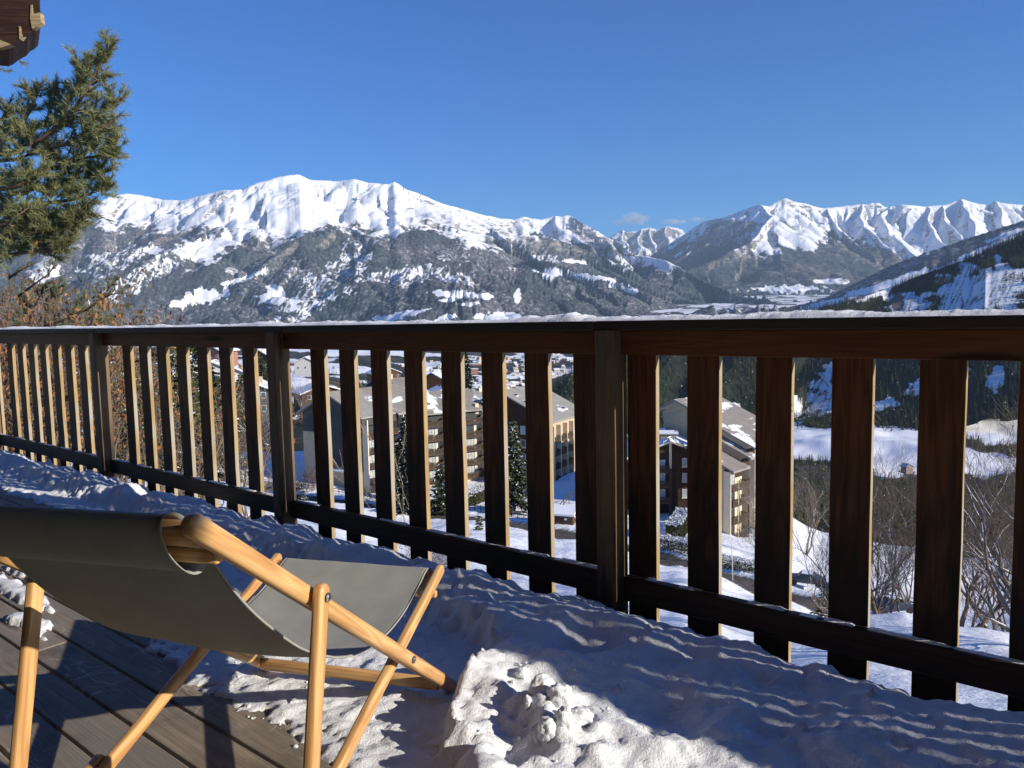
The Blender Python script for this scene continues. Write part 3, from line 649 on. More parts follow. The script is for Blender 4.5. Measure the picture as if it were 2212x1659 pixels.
# ------------------------------------------------------------------ air: pale haze over the whole valley
mb = MB(); mb.box((1000, 12500, 1500), (52000, 31000, 3600)); hz = mb.build('haze', None)
m = bpy.data.materials.new('haze_air'); m.use_nodes = True; t = m.node_tree; t.nodes.clear()
pv_ = nd(t, 'VolumePrincipled', {'Color': (.56, .76, 1.0, 1), 'Density': HAZE}); ou = nd(t, 'OutputMaterial'); t.links.new(pv_.outputs[0], ou.inputs['Volume'])
hz.data.materials.append(m); tag(hz, kind='stuff')

# small wisps of cloud above the gap between the ranges
for i, (cx, cy, sx, sy) in enumerate(((1345, 480, 380, 130), (1374, 472, 480, 250), (1460, 479, 480, 110), (1505, 474, 330, 90))):
    bm = bmesh.new(); bmesh.ops.create_icosphere(bm, subdivisions=4, radius=1)
    vs = np.array([v.co[:] for v in bm.verts]); nz = 1+.35*fbm(vs[:, 0]*1.5+i*9, vs[:, 1]*1.5+vs[:, 2]*1.5, 4, 900+i); c = W(cx, cy, 31000)
    for v, p in zip(bm.verts, vs*nz[:, None]): v.co = (p[0]*sx, p[1]*sx, p[2]*sy)
    me = bpy.data.meshes.new('cloud'); bm.to_mesh(me); bm.free()
    m = bpy.data.materials.get('cloud_vapour')
    if not m:
        m = bpy.data.materials.new('cloud_vapour'); m.use_nodes = True; t = m.node_tree; t.nodes.clear()
        n_ = nd(t, 'TexNoise', {'Vector': nd(t, 'NewGeometry').outputs['Position'], 'Scale': .0045, 'Detail': 4}).outputs[0]
        vp = nd(t, 'VolumePrincipled', {'Color': (.95, .96, 1, 1), 'Density': math_(t, 'MULTIPLY', rmp(t, n_, .45, .7), .0042)}); ou = nd(t, 'OutputMaterial'); t.links.new(vp.outputs[0], ou.inputs['Volume'])
    tag(link('cloud', me, m, None, c), kind='stuff')
# ================================================================== BUILDINGS
M_stucco = flat('beige_roughcast', (.50, .405, .275), .9, .10, 1.2, bmp=.6, bscale=60, spec=.1)
M_cream = flat('cream_fin_paint', (.75, .62, .44), .8, .06, 2, bmp=.1, spec=.1)
def roofsnow(name, col, thr=.60, seed=0):
    m, t, b = nmat(name); g = nd(t, 'NewGeometry').outputs['Position']
    a = nd(t, 'TexNoise', {'Vector': nd(t, 'Mapping', {'Vector': nd(t, 'TexCoord').outputs['Object'], 'Scale': (.22, .10, .2), 'Location': (seed, 0, 0)}).outputs[0], 'Scale': 1.0, 'Detail': 8, 'Roughness': .55}).outputs[0]
    s2 = nd(t, 'TexNoise', {'Vector': nd(t, 'Mapping', {'Vector': nd(t, 'TexCoord').outputs['Object'], 'Scale': (.5, 5, .5)}).outputs[0], 'Scale': 1.0, 'Detail': 3}).outputs[0]
    v = math_(t, 'ADD', a, math_(t, 'MULTIPLY', math_(t, 'SUBTRACT', s2, .5), .13)); f = rmp(t, v, thr, thr+.012)
    up = nd(t, 'SeparateXYZ', {0: nd(t, 'NewGeometry').outputs['Normal']}).outputs[2]; f = math_(t, 'MULTIPLY', f, rmp(t, up, .3, .4))
    n = nd(t, 'TexNoise', {'Vector': g, 'Scale': .7, 'Detail': 4}).outputs[0]
    seam = rmp(t, math_(t, 'ABSOLUTE', math_(t, 'SUBTRACT', math_(t, 'FRACT', math_(t, 'MULTIPLY', nd(t, 'SeparateXYZ', {0: nd(t, 'TexCoord').outputs['Object']}).outputs[1], .55)), .5)), .485, .5)
    c = mixc(t, rmp(t, n, .3, .7), tuple(x*.88 for x in col), tuple(x*1.1 for x in col)); c = mixc(t, seam, c, tuple(x*.5 for x in col)); c = mixc(t, f, c, (.84, .865, .90))
    t.links.new(c, b.inputs['Base Color']); b.inputs['Roughness'].default_value = .6; bump(t, b, f, .6, .08); return m
M_glass = flat('window_glass', (.05, .07, .08), .12, .3, .6, bmp=0, spec=.6)
M_roofm = roofsnow('grey_green_sheet_roof', (.30, .29, .25), .60); M_roofb = roofsnow('taupe_sheet_roof', (.27, .24, .205), .535, 3)
M_curt = flat('curtained_glass', (.42, .46, .46), .25, .3, 2.5, bmp=0, spec=.6)
M_bal = flat('balcony_wood', (.085, .062, .045), .8, .3, 5, bmp=.1, spec=.1)
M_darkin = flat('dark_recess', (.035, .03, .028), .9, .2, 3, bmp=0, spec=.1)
M_white = flat('white_paint', (.7, .7, .68), .6, .05, bmp=0)
def clad(name, c1, c2, sc=5.0):
    m, t, b = nmat(name); g = nd(t, 'TexCoord').outputs['Object']
    s = nd(t, 'SeparateXYZ', {0: g}); u = math_(t, 'ADD', s.outputs[0], s.outputs[1])
    fr = math_(t, 'FRACT', math_(t, 'MULTIPLY', u, sc)); gap = rmp(t, math_(t, 'ABSOLUTE', math_(t, 'SUBTRACT', fr, .5)), .40, .47)
    n = nd(t, 'TexNoise', {'Vector': nd(t, 'Mapping', {'Vector': g, 'Scale': (7, 7, .5)}).outputs[0], 'Scale': 1, 'Detail': 4}).outputs[0]
    c = mixc(t, rmp(t, n, .3, .7), c1, c2); c = mixc(t, gap, c, tuple(x*.3 for x in c1))
    t.links.new(c, b.inputs['Base Color']); b.inputs['Roughness'].default_value = .85; b.inputs['Specular IOR Level'].default_value = .1
    bump(t, b, gap, .6, -.03); return m
M_grey_clad = clad('charcoal_board_cladding', (.060, .062, .060), (.095, .095, .088))
M_brown_clad = clad('dark_brown_board_cladding', (.045, .028, .020), (.095, .060, .040))
M_patio = None
class Bld:
    """local X along the gable wall, local Y back along the lit side; origin at the corner between them, ground level"""
    def __init__(s, name, label, corner, base_z, ax, cat='apartment building', group=None):
        s.o = tag(empty(name, (corner[0], corner[1], base_z)), label, cat, group)
        a = Vector((ax[0], ax[1], 0)).normalized(); s.X = a; s.Y = Vector((-a.y, a.x, 0)); s.c = Vector((corner[0], corner[1], base_z))
    def P(s, x, y, z): return s.c+s.X*x+s.Y*y+Vector((0, 0, z))
    def quadbox(s, mb, x0, x1, y0, y1, z0, z1):
        mb.add([s.P(x, y, z) for x in (x0, x1) for y in (y0, y1) for z in (z0, z1)], [(0, 1, 3, 2), (4, 6, 7, 5), (0, 4, 5, 1), (2, 3, 7, 6), (0, 2, 6, 4), (1, 5, 7, 3)])
    def box(s, name, mat, x0, x1, y0, y1, z0, z1, parent=None):
        mb = MB(); s.quadbox(mb, x0, x1, y0, y1, z0, z1); return s.put(mb, name, mat, parent)
    def put(s, mb, name, mat, parent=None):
        # local vertex coordinates relative to the building's own corner
        inv = Matrix(((s.X.x, s.X.y, 0, 0), (s.Y.x, s.Y.y, 0, 0), (0, 0, 1, 0), (0, 0, 0, 1)))
        mb.v = [tuple(inv @ (Vector(v)-s.c)) for v in mb.v]
        o = link(name, mb.mesh(name), mat); o.matrix_basis = Matrix.Translation(s.c) @ inv.transposed()
        p = parent or s.o; o.parent = p
        o.matrix_parent_inverse = Matrix.Translation(-s.c) if p is s.o else Matrix.Identity(4)
        if p is not s.o: o.matrix_basis = Matrix.Identity(4); o.matrix_parent_inverse = Matrix.Identity(4)
        return o
    def gable_wall(s, mat, x0, x1, y, z0, ze0, ze1, xa, za, th=.3, name='wall'):
        pts = [(x0, z0), (x1, z0), (x1, ze1), (xa, za), (x0, ze0)]
        mb = MB(); mb.prism([s.P(px_, y, pz_) for px_, pz_ in pts], s.Y*th); return s.put(mb, name, mat)
    def slab(s, mat, pts, th=.28, name='roof'):
        mb = MB(); mb.prism([s.P(*p) for p in pts], Vector((0, 0, th))); return s.put(mb, name, mat)
    def snow(s, pts, name='roof_snow', th=.12, n=6, seed=1, big=False):
        """irregular patch of lying snow on a roof plane given by 4 corners"""
        if th < .15 and seed != 9: return
        mb = MB(); A, B, C, D = [s.P(*p) for p in pts]; rr = random.Random(seed); out = []
        for i in range(44):
            a = 2*math.pi*i/44; r = .50*rr.uniform(.86, 1.10); u, v = .5+r*math.cos(a)*1.15, .5+r*math.sin(a)*1.15
            u, v = min(1, max(0, u)), min(1, max(0, v)); out.append(A*(1-u)*(1-v)+B*u*(1-v)+C*u*v+D*(1-u)*v+Vector((0, 0, .29)))
        mb.prism(out, Vector((0, 0, th))); return s.put(mb, name, M_snowroof)
    def window(s, face, a, z, w_, h_, x_or_y, glass=None, sill=True, frame_mat=None):
        """face 'g' = gable wall (y const), 's' = side wall (x const)"""
        fm = frame_mat or M_white; mb = MB(); e = .09; d = .08
        def bx(a0, a1, z0, z1, d0, d1, mb):
            if face == 'g': s.quadbox(mb, a0, a1, x_or_y-d1, x_or_y-d0, z0, z1)
            else: s.quadbox(mb, x_or_y+d0, x_or_y+d1, a0, a1, z0, z1)
        bx(a, a+e, z, z+h_, 0, d, mb); bx(a+w_-e, a+w_, z, z+h_, 0, d, mb); bx(a+e, a+w_-e, z, z+e, 0, d, mb); bx(a+e, a+w_-e, z+h_-e, z+h_, 0, d, mb)
        if w_ > 1.2: bx(a+w_/2-.04, a+w_/2+.04, z+e, z+h_-e, .005, d-.01, mb)
        f = s.put(mb, 'window', fm)
        mb = MB(); bx(a+e, a+w_-e, z+e, z+h_-e, .004, .03, mb); s.put(mb, 'pane', glass or M_glass, f)
        if sill: mb = MB(); bx(a-.12, a+w_+.12, z-.14, z-.002, 0, .16, mb); s.put(mb, 'sill', M_cream, f)
        return f
    def balcony(s, face, a0, a1, z, pos, depth=1.3, h=1.0, door=True, fins=True, seed=0, gap=.16):
        rr = random.Random(seed*31+int(z*10)+int(a0*7))
        def bx(p0, p1, z0, z1, d0, d1, mb):
            if face == 'g': s.quadbox(mb, p0, p1, pos-d1, pos-d0, z0, z1)
            else: s.quadbox(mb, pos+d0, pos+d1, p0, p1, z0, z1)
        mb = MB(); bx(a0, a1, z-.18, z, .002, depth, mb); b = s.put(mb, 'balcony', M_bal)
        mb = MB(); bx(a0, a1, z+h-.08, z+h, depth-.10, depth, mb); bx(a0, a1, z+.12, z+.2, depth-.07, depth-.01, mb)
        bx(a0, a0+.06, z+h-.08, z+h, .0, depth-.1, mb); bx(a1-.06, a1, z+h-.08, z+h, 0, depth-.1, mb)
        p = a0+.03
        while p < a1-.05: bx(p, p+gap*.62, z+.0, z+h-.085, depth-.055, depth-.015, mb); p += gap
        q = .1
        while q < depth-.15: bx(a0+.01, a0+.045, z, z+h-.085, q, q+gap*.6, mb); bx(a1-.045, a1-.01, z, z+h-.085, q, q+gap*.6, mb); q += gap
        s.put(mb, 'balustrade', M_bal, b)
        if door:
            wd = (a1-a0); mb = MB(); bx(a0+.25, a0+wd*.62, z+.02, z+2.15, .004, .06, mb); f = s.put(mb, 'patio_door', M_bal)
            mb = MB(); nn = 3
            for i in range(nn):
                c0 = a0+.33+(wd*.62-.41)*i/nn; bx(c0, c0+(wd*.62-.41)/nn-.07, z+.1, z+2.07, .062, .08, mb)
            s.put(mb, 'pane', M_curt if rr.random() < .6 else M_glass, f)
        return b

# --- A: charcoal clad gable block on the left
cA = W(787, 1050, 136); zA = cA.z-.6
A = Bld('apartment_block', 'apartment block with charcoal clad gable above beige render, leftmost of the blocks', (cA.x, cA.y), zA, (.80, -.60))
ze, za_, Lw, xa = 13.2, 17.0, 17.4, -8.8
A.gable_wall(M_grey_clad, xa, 0, 0, 3.2, 15.0, ze, xa+.01, za_-.02, .35)
A.gable_wall(M_grey_clad, -Lw, xa-.005, .6, 9.3, ze-.2, za_-.7, xa-.01, za_-.65, .35)
A.box('wall', M_stucco, -Lw, xa-.004, .6, .95, -1.5, 9.29); A.box('wall', M_stucco, xa, 0, .02, .37, -1.5, 3.19)
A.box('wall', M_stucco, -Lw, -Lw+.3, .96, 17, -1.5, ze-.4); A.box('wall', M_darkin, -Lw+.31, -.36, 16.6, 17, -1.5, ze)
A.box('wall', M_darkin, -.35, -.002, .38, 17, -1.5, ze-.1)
A.slab(M_roofm, [(xa, -.9, za_), (.9, -.9, ze-.35), (.9, 7.6, ze-.35), (xa, 7.6, za_)]); A.slab(M_roofm, [(-Lw-.9, -.2, ze-.55), (xa-.004, -.2, za_-.02), (xa-.004, 17.6, za_-.02), (-Lw-.9, 17.6, ze-.55)])
A.slab(M_roofb, [(xa, 7.604, za_), (1.6, 7.604, ze-.6), (1.6, 17.6, ze-.6), (xa, 17.6, za_)])
A.slab(M_grey_clad, [(.95, -.85, ze-1.6), (1.0, -.85, ze-1.6), (1.0, 7.5, ze-1.6), (.95, 7.5, ze-1.6)], 1.2, 'fascia')
for i, z in enumerate((3.9, 6.7, 9.5)): A.window('g', -4.6, z, 1.9, 1.6, 0, M_glass)
A.box('porch_roof', M_snowroof, -7.3, -2.2, -1.8, -.002, 3.0, 3.25)
A.box('fin', M_cream, .002, 1.35, .0, .22, -1.5, ze-.62)
for y0 in (4.6, 9.0, 13.2): A.box('fin', M_cream, .002, 1.35, y0, y0+.2, -1.5, ze-.65)
for i, z in enumerate((1.1, 3.85, 6.6, 9.35)):
    for j, y0 in enumerate((.3, 4.85, 9.25, 13.45)):
        A.balcony('s', y0, y0+(4.2 if j < 3 else 3.6), z, 0, 1.5, 1.0, seed=i*5+j)
for k, (u0, v0, u1, v1) in enumerate(((-4.5, 1, -.5, 6), (-6.5, 9, -3.2, 13), (-3, 10, .8, 16))):
    f = lambda x: za_+(x-xa)/(.9-xa)*(ze-.35-za_)
    A.snow([(u0, v0, f(u0)), (u1, v0, f(u1)), (u1, v1, f(u1)), (u0, v1, f(u0))], seed=k+3)
f = lambda x: ze-.55+(x+Lw+.9)/(xa+Lw+.9)*(za_-.02-ze+.55)
A.snow([(-Lw-.6, 1, f(-Lw-.6)), (xa-.4, 1, f(xa-.4)), (xa-.4, 17, f(xa-.4)), (-Lw-.6, 17, f(-Lw-.6))], seed=9)
def chimney(B, x, y, z, h=2.2, w_=1.3, cap=True):
    c = B.box('chimney', M_cream, x, x+w_, y, y+w_, z-1, z+h)
    if cap: B.box('cap', M_bal, x-.25, x+w_+.25, y-.25, y+w_+.25, z+h+.002, z+h+.25, c)
chimney(A, xa+1, 12.5, za_-.7, 1.4)

# --- B: central block, balconies towards us
def frontal_block(name, label, pl, pr_, depthl, zbase, ztop, n_st, bays, roofs, ax, L, side_beige=3.0, roofmat=M_roofb):
    cl = W(pl, 900, depthl); B = Bld(name, label, (cl.x, cl.y), zbase, ax)
    B.box('wall', M_cream, 0, L, 0, .3, -1.5, ztop-1.6); B.box('wall', M_grey_clad, 0, L, -.35, -.002, ztop-1.6, ztop)
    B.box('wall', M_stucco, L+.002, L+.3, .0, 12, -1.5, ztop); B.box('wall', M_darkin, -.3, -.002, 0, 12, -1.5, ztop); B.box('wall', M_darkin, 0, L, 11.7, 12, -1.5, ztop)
    B.slab(roofmat, [(-.8, -1.4, ztop), (L+.9, -1.4, ztop), (L+.9, 7, ztop+3.6), (-.8, 7, ztop+3.6)]); B.slab(roofmat, [(-.8, 7.004, ztop+3.6), (L+.9, 7.004, ztop+3.6), (L+.9, 13, ztop+1.2), (-.8, 13, ztop+1.2)])
    mb = MB(); mb.prism([B.P(L+.31, 0, ztop-.05), B.P(L+.31, 12, ztop-.05), B.P(L+.31, 12, ztop+1.4), B.P(L+.31, 7, ztop+3.4)], -B.X*.3); B.put(mb, 'wall', M_stucco)
    bw = L/bays
    for i in range(n_st):
        z = .9+i*2.78
        for j in range(bays):
            B.balcony('g', j*bw+.25, (j+1)*bw-.25, z, -.002, 1.4, 1.0, seed=i*7+j)
            mb = MB(); mb.prism([B.P((j+1)*bw-.9, -1.38, z+1.0), B.P((j+1)*bw-.25, -1.38, z+1.0), B.P((j+1)*bw-.58, -1.38, z+1.42)], B.Y*1.3); B.put(mb, 'screen', M_bal)
    for j in range(bays+1):
        B.box('fin', M_cream, j*bw-.12, j*bw+.12, -1.5, -.004, -1.5, ztop-1.62)
    rr = random.Random(len(label))
    for k in range(4):
        x0 = rr.uniform(0, L-4); y0 = rr.uniform(0, 3.5); fz = lambda y: ztop+(y+1.4)/8.4*3.6
        B.snow([(x0, y0, fz(y0)), (x0+3.6, y0, fz(y0)), (x0+3.6, y0+2, fz(y0+2)), (x0, y0+2, fz(y0+2))], seed=k+len(label), th=.06)
    return B
zB = W(1035, 1040, 156).z
B1 = frontal_block('apartment_block', 'apartment block with taupe roof and stacked balconies, standing behind the large dark spruce', 912, 1035, 150, zB+.5, 14.3, 5, 3, 1, (.87, .50), 13.0)
chimney(B1, 1.5, 7, 17.4, 1.6); chimney(B1, 11.6, -.4, 14.6, 1.1, .7, False)
B1b = frontal_block('apartment_block', 'taupe roofed apartment block seen between the charcoal gable and the stacked balconies', 838, 915, 157, zB+1, 16.2, 5, 2, 1, (.87, .50), 8.5)
chimney(B1b, 2.5, 6.5, 19.5, 1.5)
# low ribbed roof and green roofed house behind
cR = W(1050, 880, 176); R1 = Bld('long_house', 'long low house with a snowy ribbed metal roof between two apartment blocks', (cR.x-9, cR.y), cR.z-5, (.96, .28), 'house')
R1.box('wall', M_stucco, 0, 16, 0, 9, -6, 3.6)
M_rib = flat('ribbed_snowy_metal', (.70, .73, .78), .6, .08, 3, bmp=0)
mb = MB()
for i in range(46):
    x0 = -.5+i*.37; mb.prism([R1.P(x0, -1, 3.7), R1.P(x0+.30, -1, 3.7), R1.P(x0+.30, 9.6, 5.9), R1.P(x0, 9.6, 5.9)], Vector((0, 0, .12+.08*(i % 2))))
R1.put(mb, 'roof', M_rib)
R2 = Bld('chalet_house', 'pale green roofed house with a chimney behind the ribbed metal roof', (cR.x-2, cR.y+14), cR.z-3.5, (.9, .43), 'house')
R2.box('wall', M_stucco, 0, 9, 0, 8, -6, 3.4); R2.slab(M_roofm, [(-.8, -.8, 3.4), (9.8, -.8, 3.4), (9.8, 4, 6.0), (-.8, 4, 6.0)]); R2.slab(M_roofm, [(-.8, 4.004, 6.0), (9.8, 4.004, 6.0), (9.8, 8.8, 3.4), (-.8, 8.8, 3.4)]); chimney(R2, 1, 2.6, 5.2, 1.3, 1, False)

# --- C: block with dark gable, seen right of centre
cC = W(1189, 1010, 150); zC = cC.z-.5
Cb = Bld('apartment_block', 'apartment block with dark boarded gable and skylights in its roof, tall fir in front', (cC.x, cC.y), zC, (.87, -.50))
LC, zeC, zaC, xC = 15.5, 9.6, 15.2, -11.2
Cb.gable_wall(M_brown_clad, -LC, 0, 0, 6.6, 13.2, zeC, xC, zaC, .35)
Cb.box('wall', M_stucco, -4.6, 0, .02, .37, -4, 6.59); Cb.box('wall', M_brown_clad, -LC, -4.604, .0, .35, -4, 6.595)
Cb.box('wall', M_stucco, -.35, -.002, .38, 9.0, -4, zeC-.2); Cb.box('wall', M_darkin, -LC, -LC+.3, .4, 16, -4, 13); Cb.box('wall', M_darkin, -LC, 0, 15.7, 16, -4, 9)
Cb.box('wall', M_stucco, -1.2, -.9, 9.0, 16, -4, zeC-.2)
Cb.slab(M_roofm, [(xC, -.7, zaC), (.9, -.7, zeC-.2), (.9, 16.4, zeC-.2), (xC, 16.4, zaC)]); Cb.slab(M_roofm, [(-LC-.9, -.7, 12.9), (xC-.004, -.7, zaC-.01), (xC-.004, 16.4, zaC-.01), (-LC-.9, 16.4, 12.9)])
fc_ = lambda x: zaC+(x-xC)/(.9-xC)*(zeC-.2-zaC)+.29
for (x, y) in ((-9.3, 1.6), (-6.6, .8), (-8.6, 8), (-4.6, 7.2), (-2.4, 9.5)):
    mb = MB(); mb.prism([Cb.P(x, y, fc_(x)), Cb.P(x+.9, y, fc_(x+.9)), Cb.P(x+.9, y+1.3, fc_(x+.9)), Cb.P(x, y+1.3, fc_(x))], Vector((0, 0, .12))); fr_ = Cb.put(mb, 'skylight', M_white)
    mb = MB(); mb.prism([Cb.P(x+.1, y+.1, fc_(x+.1)+.121), Cb.P(x+.8, y+.1, fc_(x+.8)+.121), Cb.P(x+.8, y+1.2, fc_(x+.8)+.121), Cb.P(x+.1, y+1.2, fc_(x+.1)+.121)], Vector((0, 0, .02))); Cb.put(mb, 'pane', M_glass, fr_)
for z in (6.9, 4.1, 1.3, -1.4):
    Cb.window('g', -6.6, z, 1.1, 1.6, 0, M_curt if z > 6 else M_glass); Cb.window('g', -11.2, z, 1.7, 1.5, 0, M_glass)
for k, y0 in enumerate((.0, 2.9, 5.9, 8.8)): Cb.box('fin', M_cream, .002, 1.0, y0, y0+.16, -4, zeC-.9+.0*k)
for i, z in enumerate((-2.6, .1, 2.8, 5.5)):
    for j, y0 in enumerate((.25, 3.15, 6.15)):
        Cb.balcony('s', y0, y0+2.55, z, 0, .95, 1.0, door=False, seed=i+j)
mb = MB(); mb.tube([Cb.P(.35, 10.6, 6.2), Cb.P(.5, 10.5, 6.2)], [.45, .42], 14); Cb.put(mb, 'satellite_dish', M_white)
for k, (x0, y0, w_, d_) in enumerate(((-4, -.3, 2.6, 3), (-1, 2, 1.6, 5), (-2.4, 11, 3, 5), (-14, 1, 2.4, 14))):
    g_ = (lambda x: fc_(x)-.29) if x0 > xC else (lambda x: 12.9+(x+LC+.9)/(xC+LC+.9)*(zaC-12.9))
    Cb.snow([(x0, y0, g_(x0)), (x0+w_, y0, g_(x0+w_)), (x0+w_, y0+d_, g_(x0+w_)), (x0, y0+d_, g_(x0))], seed=k+30, th=.06)

# --- D: brown timber block with snowy roof
cD = W(1352, 1116, 127); zD = W(1448, 1116, 125).z-.3
D_ = Bld('apartment_block', 'brown board clad apartment block with a snow covered gable roof behind a clipped hedge', (cD.x, cD.y), zD, (.995, -.10))
LD = 15.2; apx = 7.35; zed, zad = 9.6, 12.6
D_.gable_wall(M_brown_clad, 0, apx-.15, 0, 2.6, zed, zad-.1, apx-.151, zad-.09, .3); D_.gable_wall(M_brown_clad, apx+.25, LD, .5, .0, zad-.2, zed, apx+.251, zad-.19, .3)
D_.box('pilaster', M_cream, apx-.149, apx+.249, -.25, .8, 8.2, zad-.15); D_.box('pilaster', M_bal, apx-.149, apx+.249, -.25, .8, 0, 8.198)
D_.box('wall', M_darkin, 0, apx-.15, 1.2, 1.5, -3, 2.59); D_.box('wall', M_brown_clad, -.3, -.002, .0, 15, -3, zed-.2); D_.box('wall', M_brown_clad, LD+.002, LD+.3, .5, 15, -3, zed-.2); D_.box('wall', M_brown_clad, apx+.25, LD, .55, .8, -3, -.004)
D_.slab(M_roofb, [(-1.0, -.9, zed-.4), (apx, -.9, zad), (apx, 15, zad), (-1.0, 15, zed-.4)]); D_.slab(M_roofb, [(apx+.004, -.9, zad), (LD+1, -.9, zed-.4), (LD+1, 15, zed-.4), (apx+.004, 15, zad)])
D_.snow([(-1.9, -1.2, zed-.75), (apx+.5, -1.2, zad+.1), (apx+.5, 15.5, zad+.1), (-1.9, 15.5, zed-.75)], seed=40, th=.15)
D_.snow([(apx+.9, -.2, zad-.35), (LD+1.2, -.2, zed-.5), (LD+1.2, 16, zed-.5), (apx+.9, 16, zad-.35)], seed=41, th=.15)
D_.box('roof_vent', M_roofb, apx-1.2, apx+1.4, 3.2, 5.2, zad-.5, zad+.75)
D_.slab(M_roofb, [(apx-1.6, 2.9, zad+.76), (apx+1.8, 2.9, zad+.76), (apx+1.8, 5.6, zad+1.0), (apx-1.6, 5.6, zad+1.0)], .15, 'vent_cap')
for i, z in enumerate((2.75, 5.45, 8.0)):
    D_.balcony('g', 1.2, apx-.2, z-.15, -.002, 1.2, 1.0, door=False, seed=60+i, gap=.22)
    for q in range(2): D_.window('g', 2.1+q*2.35, z+.0, 2.2, 2.0 if i < 2 else 1.7, .0, M_curt, sill=False, frame_mat=M_bal)
    D_.window('g', 9.4, z+.35, 1.0, 1.45, .5, M_curt); D_.window('g', 12.2, z+.35, 1.0, 1.45, .5, M_glass)

# --- E: beige block with balconies and stepped roofs
cE = W(1563, 1165, 118); zE = cE.z-.4
E_ = Bld('apartment_block', 'beige wing with slatted balconies and three stepped roofs, right of the brown block', (cE.x, cE.y), zE, (.70, -.714))
E_.gable_wall(M_stucco, -5.5, 0, 0, -1.5, 14.4, 11.6, -5.4, 14.5, .3)
E_.box('wall', M_cream, -.35, -.002, .31, 5.6, -1.5, 9.6); E_.box('wall', M_brown_clad, -.35, -.0, .31, 5.6, 9.604, 11.4)
E_.box('fin', M_cream, .002, 1.2, -.0, .16, -1.5, 11.2)
for k, zz in enumerate((11.6, 12.9, 14.3)):
    y0 = -.5+k*1.9 if k < 1 else 3.2+k*1.6; y1 = y0+(5.2 if k < 1 else 2.6)
    E_.slab(M_roofb, [(-6.2, y0, zz+3.0), (2.0, y0, zz-.4), (2.0, y1, zz-.4), (-6.2, y1, zz+3.0)], .3)
    E_.snow([(-4, y0+.5, zz+2.1), (.5, y0+.5, zz+.22), (.5, y1-.2, zz+.22), (-4, y1-.2, zz+2.1)], seed=50+k, th=.08)
    if k: E_.box('wall', M_brown_clad, .2, .5, y0+.3, y1-.2, zz-2.2, zz-.5)
for i, z in enumerate((.2, 2.95, 5.7, 8.2)):
    E_.balcony('s', .3, 5.2, z, 0, 1.5, 1.0, seed=80+i, gap=.24)
for y0 in (1.9, 5.25): E_.box('post', M_cream if y0 < 3 else M_bal, 1.3, 1.48, y0, y0+.16, -1.5, 9.6)
c2 = W(1616, 1110, 128)
F_ = Bld('apartment_block', 'tall ochre beige block rising behind the wing with stepped roofs, cream fin at its corner', (c2.x, c2.y), c2.z-.4, (.70, -.714))
F_.gable_wall(M_stucco, -17, 0, 0, -2, 16.8, 12.4, -14, 18.6, .3)
F_.box('wall', M_stucco, -.35, -.002, .31, 12, -2, 10.6); F_.box('wall', M_brown_clad, -.35, -.0, .31, 12, 10.604, 12.3)
F_.slab(M_roofb, [(-14, -1.0, 18.8), (1.4, -1.0, 12.2), (1.4, 12.6, 12.2), (-14, 12.6, 18.8)], .35); F_.slab(M_roofb, [(-18, -1, 16.8), (-14.004, -1, 18.8), (-14.004, 12.6, 18.8), (-18, 12.6, 16.8)], .35)
F_.box('fin', M_cream, .002, 1.2, 0, .16, -2, 12.0); F_.box('fin', M_cream, .002, 1.2, 5.8, 5.96, -2, 12.0)
for i, z in enumerate((-.3, 2.45, 5.2, 7.95)):
    F_.balcony('s', .3, 5.6, z, 0, 1.2, 1.0, seed=100+i); F_.balcony('s', 6.2, 11.5, z, 0, 1.2, 1.0, seed=110+i)
for k, (x0, y0, w_, d_) in enumerate(((-12.5, -.8, 10, 1.6), (-13, 5, 9, 2.2), (-3, 3, 3.6, 7), (-9, 9, 8, 3))):
    g_ = lambda x: 18.8+(x+14)/15.4*(12.2-18.8)+.06
    F_.snow([(x0, y0, g_(x0)), (x0+w_, y0, g_(x0+w_)), (x0+w_, y0+d_, g_(x0+w_)), (x0, y0+d_, g_(x0))], seed=k+70, th=.1)

# ------------------------------------------------------------------ small buildings
def chalet(px, py, depth, L, Wd, h, rh, ang, wall, label, roof=M_snowroof, group=None, cat='chalet', name='chalet_house', ch=True):
    c = W(px, py, depth); a = (math.cos(R_(ang)), math.sin(R_(ang)))
    B = Bld(name, label, (c.x, c.y), c.z, a, cat, group)
    B.gable_wall(wall, -L/2, L/2, 0, -3, h, h, 0, h+rh, .2); B.gable_wall(wall, -L/2, L/2, Wd-.2, -3, h, h, 0, h+rh, .2)
    B.box('wall', wall, -L/2, -L/2+.2, .2, Wd-.2, -3, h); B.box('wall', wall, L/2-.2, L/2, .2, Wd-.2, -3, h)
    e = .7; k = rh/(L/2)
    for sgn in (-1, 1):
        p = [(0, -e, h+rh+.02), (sgn*(L/2+e), -e, h-e*k), (sgn*(L/2+e), Wd+e, h-e*k), (0, Wd+e, h+rh+.02)]
        if sgn < 0: p = p[::-1]
        B.slab(M_bal, p, .16, 'roof')
        if roof is M_snowroof: B.slab(M_snowroof, [(x, y, z+.165) for x, y, z in p], .32, 'roof_snow')
    nwin = max(1, int(L/3.2))
    for i in range(nwin):
        for zz in ([.9, 3.5] if h > 4.5 else [.9]): B.window('g', -L/2+(i+.5)*L/nwin-.5, zz, 1.0, 1.2, 0, M_glass, sill=False, frame_mat=M_white)
    if ch: B.box('chimney', M_stucco, L*.18, L*.18+.8, Wd*.5, Wd*.5+.8, h, h+rh+.9)
    return B
